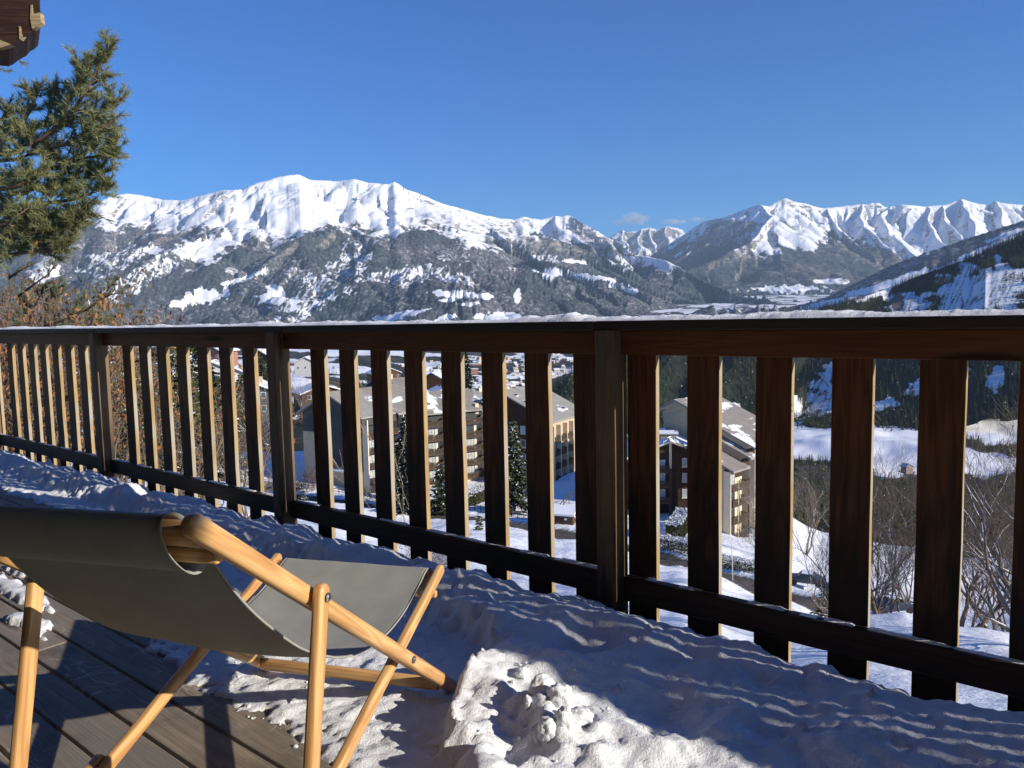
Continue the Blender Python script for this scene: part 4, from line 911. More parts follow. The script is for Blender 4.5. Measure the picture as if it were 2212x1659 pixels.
M_or = flat('orange_stained_wood', (.45, .16, .05), .7, .2, 2, bmp=.1); M_redb = flat('reddish_render', (.36, .17, .12), .8, .1, 2, bmp=.1); M_wr = flat('white_render', (.6, .58, .54), .8, .08, 2, bmp=.1); M_db = flat('dark_brown_wood', (.09, .05, .03), .8, .2, 4, bmp=.1); M_pink = flat('pale_pink_render', (.42, .30, .25), .8, .1, 2, bmp=0); M_dg = flat('dark_grey_render', (.10, .11, .11), .8, .1, 2, bmp=.1)
# the small shed beside the road
hc_ = W(1215, 1136, 112); sh_ = Bld('garden_shed', 'small brown wooden shed with a snowy roof standing beside the road', (hc_.x+1.55, hc_.y), ground_z(hc_.x, hc_.y)-.1, (.94, -.34), 'shed')
sh_.gable_wall(M_db, -3.6, 0, 0, 0, 1.9, 1.9, -1.8, 1.9, .1); sh_.box('wall', M_db, -.1, -.002, .1, 2.6, 0, 1.95); sh_.box('wall', M_db, -3.6, -3.5, .1, 2.6, 0, 1.9); sh_.box('wall', M_db, -3.6, 0, 2.6, 2.7, 0, 1.9)
mb = MB(); mb.prism([sh_.P(.0, .0, 1.95), sh_.P(.0, 2.7, 1.95), sh_.P(.0, 1.35, 2.7)], -sh_.X*.1); sh_.put(mb, 'wall', M_db)
sh_.slab(M_snowroof, [(-3.9, -.45, 1.78), (.35, -.45, 1.78), (.35, 1.35, 2.78), (-3.9, 1.35, 2.78)], .28, 'roof'); sh_.slab(M_snowroof, [(-3.9, 1.354, 2.78), (.35, 1.354, 2.78), (.35, 3.1, 1.78), (-3.9, 3.1, 1.78)], .28, 'roof')
d_ = sh_.box('door', M_bal, -1.6, -.5, -.05, -.002, .05, 1.75); sh_.box('notice', M_white, -1.3, -.9, -.07, -.052, 1.1, 1.4, d_)
sh_.box('notice', M_white, .003, .02, 1.1, 1.4, 1.2, 1.5)

HS = [(935, 845, 235, 9, 8, 3.2, 2.2, -25, M_or, 'orange timber chalet with snow on its roof above the taupe roofs'),
      (960, 872, 205, 8, 7, 2.2, 1.6, 20, M_db, 'low dark chalet roof with smooth snow just below the orange chalet'),
      (835, 818, 420, 16, 11, 3.0, 3.4, 25, M_db, 'wide chalet with a pale metal roof beyond the apartment roofs'),
      (700, 868, 210, 12, 9, 2.4, 2.0, 30, M_db, 'dark flat roofed house with snow left of the charcoal gable'),
      (448, 792, 300, 13, 10, 6.0, 3.0, -20, M_redb, 'reddish rendered house with rows of windows among spruces'),
      (456, 822, 240, 10, 8, 3.4, 2.4, 10, M_wr, 'white house with snow on the roof below the reddish house'),
      (508, 842, 190, 9, 8, 3.0, 2.2, 15, M_wr, 'white house with dark timber gable between the railing slats'),
      (493, 872, 165, 11, 8, 3.0, 2.4, -15, M_db, 'dark chalet under a wide snowy roof left of the grey house'),
      (545, 900, 150, 9, 9, 4.6, 2.0, 20, M_dg, 'dark grey house with a shallow snowy roof nearest the terrace post'),
      (563, 800, 260, 9, 8, 4.0, 2.6, -10, M_db, 'small dark chalet with white roof beside a spruce'),
      (385, 800, 250, 10, 9, 3.2, 2.4, 10, M_wr, 'pale house half hidden behind bare branches at the left'),
      (660, 800, 420, 12, 9, 4, 3, 0, M_wr, 'white chalet on the wooded rise left of the meadow'),
      (1965, 1018, 820, 9, 8, 5, 2.4, 15, M_pink, 'pinkish farmhouse in the snowy meadow on the right')]
for q in HS: chalet(q[0], q[1], q[2], q[3], q[4], q[5], q[6], q[7], q[8], q[9])

# the town on the valley floor
rr = random.Random(21)
wallm = [M_wr, M_stucco, M_cream, flat('pale_ochre_render', (.5, .4, .26), .8, .1, 2, bmp=0)]
protos = []
for k in range(6):
    L, Wd, h, rh = rr.uniform(11, 17), rr.uniform(9, 13), rr.uniform(5, 8.5), rr.uniform(2.2, 3.6)
    mb = MB(); mb.cur = 0
    mb.add([(x, y, z_) for x in (-L/2, L/2) for y in (-Wd/2, Wd/2) for z_ in (-12, h)], [(0, 1, 3, 2), (4, 6, 7, 5), (0, 4, 5, 1), (2, 3, 7, 6), (0, 2, 6, 4)])
    mb.add([(-L/2, -Wd/2, h), (-L/2, Wd/2, h), (-L/2, 0, h+rh)], [(0, 1, 2)]); mb.add([(L/2, -Wd/2, h), (L/2, Wd/2, h), (L/2, 0, h+rh)], [(0, 2, 1)])
    mb.cur = 1
    for sg in (-1, 1): mb.prism([(-L/2-.8, 0, h+rh), (-L/2-.8, sg*(Wd/2+.9), h-.5), (L/2+.8, sg*(Wd/2+.9), h-.5), (L/2+.8, 0, h+rh)], (0, 0, .5))
    mb.cur = 2
    for i in range(int(L/2.8)):
        for zz in (1.2, 3.9): 
            for sg in (-1, 1): mb.box((-L/2+1.4+i*2.8, sg*(Wd/2+.03), zz+.6), (1.1, .1, 1.3))
    me = mb.mesh('town_house'); me.materials.append(wallm[k % 4]); me.materials.append(M_snowroof if k != 3 else M_roofb); me.materials.append(M_glass); protos.append(me)
cnt = 0
while cnt < 235:
    px_ = rr.gauss(1060, 120); py_ = rr.uniform(772, 872)
    if not 868 < px_ < 1250 or (px_ > 1180 and py_ > 815) or (px_ > 1090 and py_ > 838): continue
    u = (px_-CX)/FPX
    # distance where the ground sheet meets this line of sight
    ys = np.linspace(650, 3300, 160); zs = ground_raw(np.full(160, u), ys); _, pyy = PX(u*ys, ys, zs)
    j = np.argmin(np.abs(pyy-py_)); y = ys[j]+rr.uniform(-20, 20)
    o = bpy.data.objects.new('town_house', protos[rr.randrange(6)]); COL.objects.link(o)
    o.location = (u*y, y, ground_z(u*y, y)+fbm(np.array([u*y/400]), np.array([y/400]), 5, 8)[0]*14*sst(150, 500, y)); o.rotation_euler[2] = rr.uniform(-.9, .9); s_ = rr.uniform(.8, 1.25); o.scale = (s_, s_, s_)
    tag(o, 'pale town house with a snowy roof among the houses of the valley town', 'house', 'houses of the town in the valley'); cnt += 1
for (px_, py_, L, Wd, h, ang, lab, mt) in ((1015, 806, 52, 22, 12, 10, 'large brick coloured building with a flat roof in the valley town', M_redb), (1035, 794, 44, 20, 12, 10, 'second flat roofed reddish block just behind the large one in the town', M_redb)):
    u = (px_-CX)/FPX; ys = np.linspace(900, 3300, 160); zs = ground_raw(np.full(160, u), ys); _, pyy = PX(u*ys, ys, zs); y = ys[np.argmin(np.abs(pyy-py_))]
    B = Bld('town_hall_block', lab, (u*y, y), ground_z(u*y, y), (math.cos(R_(ang)), math.sin(R_(ang))), 'building')
    B.box('wall', mt, -L/2, L/2, 0, Wd, -8, h); B.box('roof', M_snowroof, -L/2-1, L/2+1, -1, Wd+1, h+.01, h+1)
    for i in range(8): B.window('g', -L/2+2+i*L/8, h*.45, L/16, 3, 0, M_glass, sill=False)

# ------------------------------------------------------------------ roadside: fence, lamp posts, hedges, stones
rf = tag(empty('roadside_fence', ground_pt(960, 126)), 'low dark wooden post and rail fence running along the far side of the road', 'fence')
pp = []
for px_ in np.arange(640, 1190, 13.5):
    yr = float(np.interp((px_-CX)/FPX, COLU, ROADY))+6.5; pp.append(ground_pt(px_, yr))
for i, p in enumerate(pp): board('post', p-Vector((0, 0, .2)), p+Vector((0, 0, 1.05)), .12, .12, M_bal, rf, up=(1, 0, 0), bv=0)
for a, b in zip(pp[:-1], pp[1:]):
    board('rail', a+Vector((0, -.08, .9)), b+Vector((0, -.08, .9)), .05, .12, M_bal, rf, bv=0); board('rail', a+Vector((0, -.08, .5)), b+Vector((0, -.08, .5)), .05, .12, M_bal, rf, bv=0)
rf2 = tag(empty('step_railing', W(1235, 1090, 118)), 'dark stepped handrail climbing the shaded snow bank behind the shed', 'handrail')
qs = [W(1208, 1092, 119), W(1218, 1079, 121), W(1229, 1068, 124), W(1238, 1060, 127), W(1260, 1062, 127)]
for a, b in zip(qs[:-1], qs[1:]):
    board('rail', a, b, .08, .12, M_bal, rf2, bv=0); board('rail', a-Vector((0, 0, .6)), b-Vector((0, 0, .6)), .08, .1, M_bal, rf2, bv=0)
for a in qs: board('post', a-Vector((0, 0, 1.6)), a, .12, .12, M_bal, rf2, up=(1, 0, 0), bv=0)
M_pole = flat('grey_marker_pole', (.50, .52, .50), .5, .1, 3, metal=.3, bmp=0)
for (px_, y1, y2, d, lab) in ((1170, 1090, 1129, 106, 'slender pale grey pole on the near verge below the fir'), (1581, 1178, 1262, 88, 'tall slender pale grey pole on the near verge before the beige wing')):
    a, b_ = W(px_+2, y2, d), W(px_, y1, d); o = tag(empty('marker_pole', a), lab, 'pole')
    mb = MB(); mb.tube([a-Vector((0, 0, .4)), b_], [.07, .045], 8); mb.build('shaft', M_pole, o); mb = MB(); mb.tube([b_, b_+Vector((0, 0, .12))], [.06, .02], 8); mb.build('cap', M_pole, o)

def leafcloud(pts, size, rs, flatten=1.0):
    """many small leaf faces at the given points -> verts, quads"""
    n = len(pts); d1 = rs.normal(size=(n, 3)); d1 /= np.linalg.norm(d1, axis=1)[:, None]; d2 = rs.normal(size=(n, 3)); d2 -= (d2*d1).sum(1)[:, None]*d1; d2 /= np.linalg.norm(d2, axis=1)[:, None]
    s = (size*rs.uniform(.6, 1.3, n))[:, None]
    V = np.stack([pts-d1*s, pts+d2*s*.42+d1*s*.15, pts+d1*s, pts-d2*s*.42+d1*s*.15], 1).reshape(-1, 3)
    return V, np.arange(4*n).reshape(n, 4)
M_hedge = flat('dark_hedge_leaves', (.055, .058, .025), .8, .5, .8, bmp=0, spec=.1)
def hedge(px0, px1, d0, d1, h, wd, label, name='hedge', ylw=0):
    a, b = ground_pt(px0, d0), ground_pt(px1, d1); L = (b-a).length; rs = np.random.RandomState(int(px0)); n = int(L*h*wd*260)
    t_ = rs.rand(n); cr = rs.rand(n)*2-1; zz = rs.rand(n); edge = rs.rand(n) < .75
    side = rs.rand(n); cr = np.where(edge & (side < .5), np.sign(cr)*(1-.08*rs.rand(n)), cr); zz = np.where(edge & (side >= .5), 1-.06*rs.rand(n), zz)
    dx, dy = (b-a).x/L, (b-a).y/L; bumpz = 1+.10*fbm(t_*L/1.2, cr*2, 3, 4)
    pts = np.stack([a.x+dx*t_*L-dy*cr*wd/2, a.y+dy*t_*L+dx*cr*wd/2, a.z-.2+(b.z-a.z)*t_+zz*h*bumpz], -1)
    V, Fq = leafcloud(pts, .11, rs); top = (zz > .93) & (rs.rand(n) < .8)
    me = mesh_np('hedge', V, Fq, False, top.astype(int)); me.materials.append(M_hedge); me.materials.append(M_needsnow)
    o = link(name, me); return tag(o, label, 'hedge')
hedge(1425, 1500, 104, 100, 2.2, 2.0, 'clipped snow topped hedge along the road before the brown block'); hedge(1455, 1478, 106, 118, 3.6, 2.2, 'tall olive hedge running back from the road to the brown block')
hedge(1545, 1660, 97, 92, 1.7, 1.8, 'low snowy hedge along the road below the beige wing'); hedge(1000, 1050, 130, 138, 2.2, 3.0, 'snow dusted hedge left of the fir beneath the stacked balconies')
hedge(960, 1010, 128, 131, 1.8, 3.0, 'dark olive hedge at the foot of the large spruce'); hedge(560, 640, 136, 134, 1.8, 2, 'bushy hedge left of the charcoal gable')

# ------------------------------------------------------------------ trees
def spruce(px_, py_b, depth, h, r, label, seed, mat=None, dense=1.0, snowy=.10, cat='spruce tree'):
    rs = np.random.RandomState(seed); rr = random.Random(seed); base = W(px_, py_b, depth)
    o = tag(empty('spruce_tree', base), label, cat)
    mb = MB(); mb.tube([base-Vector((0, 0, .6)), base+Vector((.05, 0, h*.5)), base+Vector((0, 0, h*.97))], [h*.016, h*.01, .015], 7); mb.build('trunk', M_bark, o, True)
    pts = []; dirs = []; mb = MB()
    nt_ = int(h*5.2*dense)
    for i in range(nt_):
        f = (i+rr.random())/nt_; z = h*(.06+.92*f); R0 = r*(1-f)**.8*(.75+.35*rr.random())+.08
        for j in range(rr.choice((4, 5, 6))):
            a = rr.uniform(0, 6.283); L = R0*rr.uniform(.7, 1.12); dr = -.18-.35*(1-f)
            p0 = base+Vector((0, 0, z)); e = p0+Vector((math.cos(a)*L, math.sin(a)*L, L*dr+.12*L))
            md_ = p0+Vector((math.cos(a)*L*.55, math.sin(a)*L*.55, L*dr*.75))
            mb.tube([p0, md_, e], [.03*h/12, .02*h/12, .005], 3, False)
            k = max(4, int(L*9))
            for q in range(k):
                g_ = (q+.5)/k; c = p0.lerp(md_, g_*1.8) if g_ < .55 else md_.lerp(e, (g_-.55)/.45)
                wdt = L*.30*(1-g_)+.12
                for sgn in (-1, 1, 0):
                    pts.append((c.x-math.sin(a)*sgn*wdt*rr.random(), c.y+math.cos(a)*sgn*wdt*rr.random(), c.z-abs(sgn)*wdt*.25*rr.random()))
                    dirs.append((math.cos(a)-math.sin(a)*sgn*.9, math.sin(a)+math.cos(a)*sgn*.9, -.25))
    mb.build('branches', M_bark, o)
    P_ = np.array(pts); Dd = np.array(dirs); Dd += rs.normal(size=Dd.shape)*.22; Dd /= np.linalg.norm(Dd, axis=1)[:, None]; n = len(P_)
    w2 = rs.normal(size=(n, 3)); w2 -= (w2*Dd).sum(1)[:, None]*Dd; w2 /= np.linalg.norm(w2, axis=1)[:, None]
    s = (r*.115*rs.uniform(.6, 1.3, n)+.05)[:, None]
    V = np.stack([P_-Dd*s*.5, P_+w2*s*.30+Dd*s*.2, P_+Dd*s*1.15, P_-w2*s*.30+Dd*s*.2], 1).reshape(-1, 3)
    me = mesh_np('crown', V, np.arange(4*n).reshape(n, 4), False, (rs.rand(n) < snowy).astype(int)); me.materials.append(mat or M_con2); me.materials.append(M_needsnow)
    c_ = link('crown', me, None, o); return o
spruce(1112, 1092, 122, 14.0, 3.3, 'dark green fir with snow on its boughs before the dark gable block', 1)
spruce(882, 1098, 121, 15.0, 3.9, 'large dark spruce between the charcoal gable and the stacked balconies', 2, M_con)
spruce(955, 1105, 122, 8.0, 2.8, 'olive juniper bush shaped conifer right of the large spruce', 3)
spruce(1036, 1170, 98, 3.6, 1.2, 'small young fir on the snow field below the road', 4)
spruce(655, 1095, 110, 2.6, 1.0, 'little yellowish fir at the near edge of the road on the left', 5)
spruce(1783, 1345, 60, 3.4, 1.2, 'small bright green fir at the road edge beside the bare trees', 6)
spruce(430, 905, 95, 9.6, 3.4, 'tall olive spruce seen through the left railing bay', 7)
spruce(398, 1000, 60, 9.4, 2.8, 'tall spruce with drooping olive boughs behind the railing', 8)
spruce(470, 1040, 52, 8, 2.6, 'bushy olive spruce right of the tall drooping one', 9)
spruce(345, 1010, 46, 7.4, 2.2, 'dark spruce nearest the second railing post', 10, M_con)
spruce(566, 860, 190, 11, 2.8, 'narrow dark spruce beside the white roofed chalet', 12, M_con)
spruce(1008, 850, 250, 14, 3.4, 'lone dark spruce above the ribbed metal roof', 13, M_con)
spruce(530, 960, 95, 9, 3.0, 'olive spruce in front of the dark grey house', 14)
spruce(300, 1020, 34, 5.6, 2.0, 'green spruce with broad boughs right of the leafy shrubs', 15)

M_twig = flat('grey_brown_twigs', (.17, .13, .10), .85, .3, 3, bmp=0, spec=.1); M_birch = flat('pale_twigs', (.34, .27, .20), .85, .25, 3, bmp=0, spec=.1)
def bare(px_, py_b, depth, h, label, seed, stems=3, lean=(0, 0), spread=.5, mat=None, snowy=True, r0=None, depthn=5, name='bare_tree', cat='bare tree', base=None):
    rr = random.Random(seed); base = base or W(px_, py_b, depth); o = tag(empty(name, base), label, cat)
    tr = MB(); tw = MB(); sn_ = MB()
    def grow(p, d, L, r, lev, host):
        n = 4; pts = [p]; rad = [r]; q = p; dd = d.copy()
        for i in range(n):
            dd = (dd+Vector((rr.gauss(0, .17), rr.gauss(0, .17), rr.gauss(0, .10)+.05))).normalized(); q = q+dd*L/n; pts.append(q); rad.append(r*(1-.55*(i+1)/n))
        host.tube(pts, rad, 6 if r > .05 else 3, False)
        if snowy and lev <= 2 and abs(dd.z) < .93:
            sn_.tube([x+Vector((0, 0, rr_*.8)) for x, rr_ in zip(pts[1:], rad[1:])], [x*.62 for x in rad[1:]], 4, False)
        if lev >= depthn: return
        k = rr.choice((1, 2, 3, 3)) if lev else 4
        for j in range(k):
            t_ = rr.uniform(.3, 1); i = min(n-1, int(t_*n)); c = pts[i].lerp(pts[i+1], t_*n-i)
            ax_ = Vector((rr.gauss(0, 1), rr.gauss(0, 1), rr.gauss(0, .5))).normalized(); nd_ = (dd+ax_*spread*1.25).normalized(); nd_.z += .12
            grow(c, nd_.normalized(), L*rr.uniform(.5, .78), max(.006, rad[i]*rr.uniform(.5, .72)), lev+1, tw if lev >= 1 else tr)
        grow(pts[-1], (dd+Vector((rr.gauss(0, .2), rr.gauss(0, .2), .05))).normalized(), L*.7, rad[-1], lev+1, tw if lev >= 1 else tr)
    for s_ in range(stems):
        a = rr.uniform(0, 6.28); d = Vector((math.cos(a)*spread*.7+lean[0], math.sin(a)*spread*.7+lean[1], 1)).normalized() if stems > 1 else Vector((lean[0], lean[1], 1)).normalized()
        grow(base+Vector((math.cos(a)*.25, math.sin(a)*.25, -.5)), d, h*.42*rr.uniform(.8, 1.1), (r0 or h*.013)*rr.uniform(.7, 1.1), 0, tr)
    tr.build('trunk', mat or M_twig, o, True)
    if tw.v: tw.build('branches', mat or M_twig, o, True)
    if sn_.v: tag(sn_.build('snow', M_needsnow, o, True))
    return o
bare(1895, 1362, 46, 10.5, 'multi stemmed bare tree with snow on its limbs behind the second slat from the right', 21, 6, spread=.55, r0=.17)
bare(1868, 1362, 47, 8, 'dark straight bare trunk left of the multi stemmed tree', 22, 1, (.02, 0), .45, r0=.13)
bare(2075, 1365, 45, 11, 'leaning dark bare tree by the right edge of the view', 23, 2, (.35, 0), .5, r0=.17)
bare(2100, 1368, 45, 9, 'second leaning bare tree just right of the dark leaning one', 24, 2, (.25, .1), .55, r0=.11)
bare(2160, 1378, 44, 9, 'bare tree with spreading lower limbs at the far right edge', 25, 3, (-.05, 0), .6, r0=.13)
bare(2135, 1372, 46, 6, 'thin bare sapling between the right hand bare trees', 26, 2, (0, 0), .5, r0=.05)
bare(1740, 1190, 100, 11, 'tall pale bare tree just right of the wide middle slat', 28, 3, (0, 0), .4, M_birch)
bare(1800, 1330, 58, 6.5, 'bare shrub arching over the road before the small green fir', 29, 4, (-.2, 0), .75, depthn=4)
bare(1935, 1362, 45, 11, 'slim dark bare tree just right of the multi stemmed tree', 43, 3, (.05, 0), .42, r0=.09)
bare(1820, 1352, 48, 9, 'slim bare tree hidden low behind the wide slat', 44, 3, (0, 0), .4, r0=.08)
bare(2190, 1380, 44, 10.5, 'dense bare tree at the very right edge of the view', 45, 4, (0, 0), .45, r0=.09)
bare(1640, 1180, 95, 5.5, 'snowy bare bush below the tall ochre block', 30, 6, (-.3, 0), .8)
bare(790, 1085, 128, 3.6, 'low bare snowy bush in front of the charcoal gable', 31, 6, (0, 0), .8)
bare(668, 1062, 133, 4.6, 'reddish brown leafless bush against the beige wall', 32, 8, (0, 0), .6, flat('red_brown_twigs', (.22, .14, .10), .9, .2, 3, bmp=0))
bare(975, 1380, 16, 7.2, 'thin bare sapling rising in front of the stacked balconies', 33, 1, (-.02, 0), .30, M_birch, False, r0=.016, depthn=3)
bare(560, 1010, 60, 8.5, 'bare tree with a few brown leaves beside the second post', 34, 4, (0, 0), .6, M_twig)
bare(520, 1060, 50, 5, 'small bare bush before the blue shaded snow', 35, 5, (0, 0), .7)
bare(700, 905, 190, 12, 'grey leafless tree on the rise left of the charcoal roof', 36, 3, (0, 0), .45, depthn=4)
bare(655, 905, 180, 12, 'leafless tree at the left end of the charcoal gable roof', 37, 3, (0, 0), .45, depthn=4)
bare(745, 850, 240, 5, 'leafless tree peeping over the apex of the charcoal gable', 38, 3, (0, 0), .45, depthn=3)
bare(905, 1290, 30, 3.2, 'small twiggy shrub on the snow below the road near the large spruce', 39, 5, (0, 0), .8, M_twig, False, r0=.02)
bare(1650, 1130, 110, 8, 'bare tree between the ochre block and the pale birch', 40, 3, (0, 0), .55, M_birch)
bare(1960, 1290, 66, 7, 'snowy bare tree beside the bend of the road', 42, 4, (0, 0), .6)
for i, (px_, d, h_) in enumerate(((2330, 24, 9), (2420, 30, 11))):
    bare(px_, 1500, d, h_, ('bare tree right outside the view, casting streaks on the snow', 'second bare tree right outside the view beyond the first')[i], 60+i, 4, (0, 0), .6, r0=.14, base=ground_pt(px_, d))

# --- pine on the left, close to the terrace
M_pine = flat('pine_needles', (.185, .195, .085), .6, .35, 1.2, bmp=0, spec=.35); M_pinebark = flat('pine_bark', (.14, .09, .06), .9, .3, 5, bmp=.3)
M_cone = flat('cone_scales', (.30, .17, .08), .7, .3, 60, bmp=.4, bscale=160)
def tufts(name, pts, dirs, nl, length, width, mat, parent, rs, cup=.75):
    n = len(pts); P_ = np.repeat(np.array(pts), nl, 0); Dd = np.repeat(np.array(dirs), nl, 0); m_ = len(P_)
    v = rs.normal(size=(m_, 3)); v = Dd*cup*1.3+v*.62; v /= np.linalg.norm(v, axis=1)[:, None]
    w2 = rs.normal(size=(m_, 3)); w2 -= (w2*v).sum(1)[:, None]*v; w2 /= np.linalg.norm(w2, axis=1)[:, None]
    L = (length*rs.uniform(.7, 1.2, m_))[:, None]; off = Dd*(rs.rand(m_)[:, None]-.5)*length*1.3
    V = np.stack([P_+off-w2*width, P_+off+w2*width, P_+off+v*L], 1).reshape(-1, 3)
    me = mesh_np(name, V, np.arange(3*m_).reshape(m_, 3), False); return link(name, me, mat, parent)
def bough_tree(name, label, cat, trunk, boughs, depth, twig, nl, length, width, mat, seed, bark, cup=.75, tw_r=.012, dz=.5):
    """boughs: lists of (px, py, ddepth) polylines; twigs with needle tufts grow along them"""
    rs = np.random.RandomState(seed); rr = random.Random(seed)
    o = tag(empty(name, W(trunk[0][0], trunk[0][1], depth)), label, cat)
    mb = MB(); mb.tube([W(x, y, depth+d) for x, y, d in trunk], [r for r in np.linspace(.20, .05, len(trunk))], 9); mb.build('trunk', bark, o, True)
    pts, dirs = [], []; mb = MB()
    for bgh in boughs:
        den = bgh[0]; q = [W(x, y, depth+d) for x, y, d in bgh[1]]; tot = sum((b-a).length for a, b in zip(q[:-1], q[1:]))
        mb.tube(q, list(np.linspace(tw_r*3.2, tw_r*.7, len(q))), 5)
        nt_ = int(tot*den/.05)
        for i in range(nt_):
            t_ = ((i+rr.random())/nt_)**.85*(len(q)-1); k = min(int(t_), len(q)-2); c = q[k].lerp(q[k+1], t_-k); ax_ = (q[k+1]-q[k]).normalized()
            rv = Vector((rr.gauss(0, 1), rr.gauss(0, 1)*dz*1.6, rr.gauss(0, .8)+.25)); d = (ax_*.75+rv.normalized()*.85).normalized()
            L = twig*rr.uniform(.25, 1.0)*(1.15-.6*t_/(len(q)-1)); e = c+d*L+Vector((0, 0, L*.15)); mb.tube([c, c.lerp(e, .6), e], [tw_r*.7, tw_r*.5, tw_r*.25], 3, False)
            ns_ = max(2, int(L/.075))
            for j in range(ns_):
                g_ = .25+.75*(j+1)/ns_; pts.append(c.lerp(e, g_)[:]); dirs.append((d+Vector((0, 0, .35))).normalized()[:])
                if rr.random() < .55:
                    s2 = Vector((rr.gauss(0, 1), rr.gauss(0, 1), rr.gauss(0, .5)+.4)).normalized()*L*.28; ee = c.lerp(e, g_)+s2; pts.append(ee[:]); dirs.append((s2.normalized()*.8+d*.5).normalized()[:])
    mb.build('branches', bark, o, True)
    tufts('crown', pts, dirs, nl, length, width, mat, o, rs, cup); print(name, len(pts))
    return o
pb = [(1.2, [(20, 330, 0), (90, 300, -.2), (150, 250, -.3), (190, 190, -.4), (215, 140, -.4), (238, 100, -.4)]), (1.0, [(150, 250, -.3), (195, 260, -.3), (235, 235, -.4), (258, 212, -.5)]),
      (1.1, [(110, 290, -.2), (150, 215, 0), (175, 165, 0), (186, 128, 0)]), (1.1, [(0, 300, 0), (50, 262, .2), (75, 225, .2), (75, 198, .2)]), (1.1, [(40, 290, .3), (110, 262, .3), (135, 225, .2), (118, 200, .2)]),
      (1.0, [(-20, 270, .4), (20, 250, .4), (35, 238, .4)]), (1.2, [(60, 330, -.2), (150, 310, -.3), (200, 290, -.5), (245, 262, -.5)]), (1.2, [(30, 380, 0), (120, 360, -.1), (190, 340, -.3), (235, 335, -.5), (248, 322, -.5)]),
      (1.2, [(20, 420, .2), (110, 400, .1), (180, 385, -.2), (222, 375, -.3)]), (1.3, [(0, 450, 0), (90, 440, -.2), (170, 430, -.3), (210, 412, -.4), (226, 408, -.4)]), (1.3, [(-20, 480, .2), (80, 470, 0), (140, 470, -.2), (188, 462, -.3)]),
      (1.2, [(-20, 510, 0), (60, 505, -.2), (130, 500, -.3), (170, 482, -.4)]), (1.3, [(-30, 560, 0), (60, 545, -.2), (120, 540, -.3), (150, 528, -.3)]), (1.3, [(-30, 520, .5), (60, 500, .4), (140, 485, .3), (175, 470, .2)]), (1.2, [(-30, 545, .3), (30, 535, .1), (90, 532, 0), (120, 520, -.1)]), (1.2, [(-40, 350, .5), (30, 345, .5), (80, 330, .5), (120, 340, .5)]), (1.2, [(-40, 400, .8), (40, 395, .8), (100, 420, .7)]),
      (1.2, [(-40, 450, .9), (30, 460, .8), (100, 480, .7)]), (1.2, [(-40, 310, .8), (20, 300, .8), (60, 290, .7)]), (1.1, [(-40, 500, -.5), (20, 480, -.5), (60, 450, -.6)]), (1.1, [(-40, 420, -.6), (40, 400, -.6), (90, 380, -.6)]), (1.0, [(130, 380, .3), (170, 350, .3), (200, 310, .3), (215, 280, .2)])]
bough_tree('pine_tree', 'green pine with upswept needled boughs rising above the railing at the left', 'pine tree', [(-160, 900, .5), (-140, 500, .5), (-110, 250, .4), (-80, 60, .3)], pb, 13.0, .42, 30, .115, .0050, M_pine, 3, M_pinebark)
bough_tree('pine_branch', 'pine bough reaching in just below the roof beam end', 'pine branch', [(-90, 170, .2), (-40, 150, .1), (-20, 140, 0)], [(1.3, [(-60, 160, 0), (-10, 140, 0), (30, 118, 0), (62, 85, 0)]), (1.3, [(-40, 130, .2), (0, 112, .1), (40, 95, .1)]), (1.2, [(-60, 120, .2), (-10, 115, .2), (20, 125, .1)])], 9.0, .18, 26, .055, .0032, M_pine, 4, M_pinebark, tw_r=.006)
# spruce tips with cones, low left
M_spr = flat('yellow_green_spruce_needles', (.135, .125, .042), .65, .35, 2, bmp=0, spec=.3); M_lpine = flat('grey_green_needles', (.125, .145, .075), .65, .35, 2, bmp=0, spec=.3)
sb = [(1.2, [(60, 720, 0), (140, 690, 0), (190, 668, -.1), (222, 640, -.1), (240, 618, -.1), (248, 604, -.1)]), (1.0, [(215, 648, -.1), (240, 636, -.1), (262, 632, -.1)]), (1.1, [(40, 640, .2), (80, 610, .1), (105, 592, .1), (118, 572, .1)]), (1.0, [(20, 600, .3), (50, 580, .3), (72, 572, .3)]),
      (1.2, [(100, 740, .2), (160, 720, .1), (210, 700, 0), (232, 690, 0)]), (1.2, [(150, 900, .2), (190, 840, .1), (215, 800, 0)]), (1.2, [(90, 980, .1), (150, 950, .1), (200, 930, 0)]), (1.2, [(60, 880, .2), (110, 850, .1), (160, 830, 0)])]
sp_ = bough_tree('spruce_branches', 'spruce branch tips hung with brown cones just beyond the railing at the left', 'spruce tree', [(-60, 1200, .5), (-50, 800, .5), (-40, 560, .4)], sb, 9.2, .15, 18, .030, .0030, M_spr, 5, M_bark, cup=.55, tw_r=.005)
bough_tree('young_pine', 'soft grey green young pine among the dry leaved shrubs', 'pine tree', [(90, 1250, .3), (100, 900, .2), (110, 640, 0)], [(1.3, [(100, 720, 0), (120, 660, 0), (128, 615, 0)]), (1.3, [(110, 740, 0), (160, 690, -.1), (175, 655, -.1)]), (1.3, [(60, 700, .1), (80, 650, .1), (95, 625, .1)]), (1.2, [(130, 760, 0), (185, 715, 0), (215, 690, 0)]), (1.2, [(30, 740, .1), (50, 690, .1), (55, 650, .1)]), (1.2, [(110, 900, 0), (170, 860, 0), (200, 820, 0)]), (1.2, [(100, 820, 0), (40, 790, 0), (20, 770, 0)])], 10.0, .20, 26, .066, .0036, M_lpine, 6, M_bark, tw_r=.005)
rr = random.Random(4)
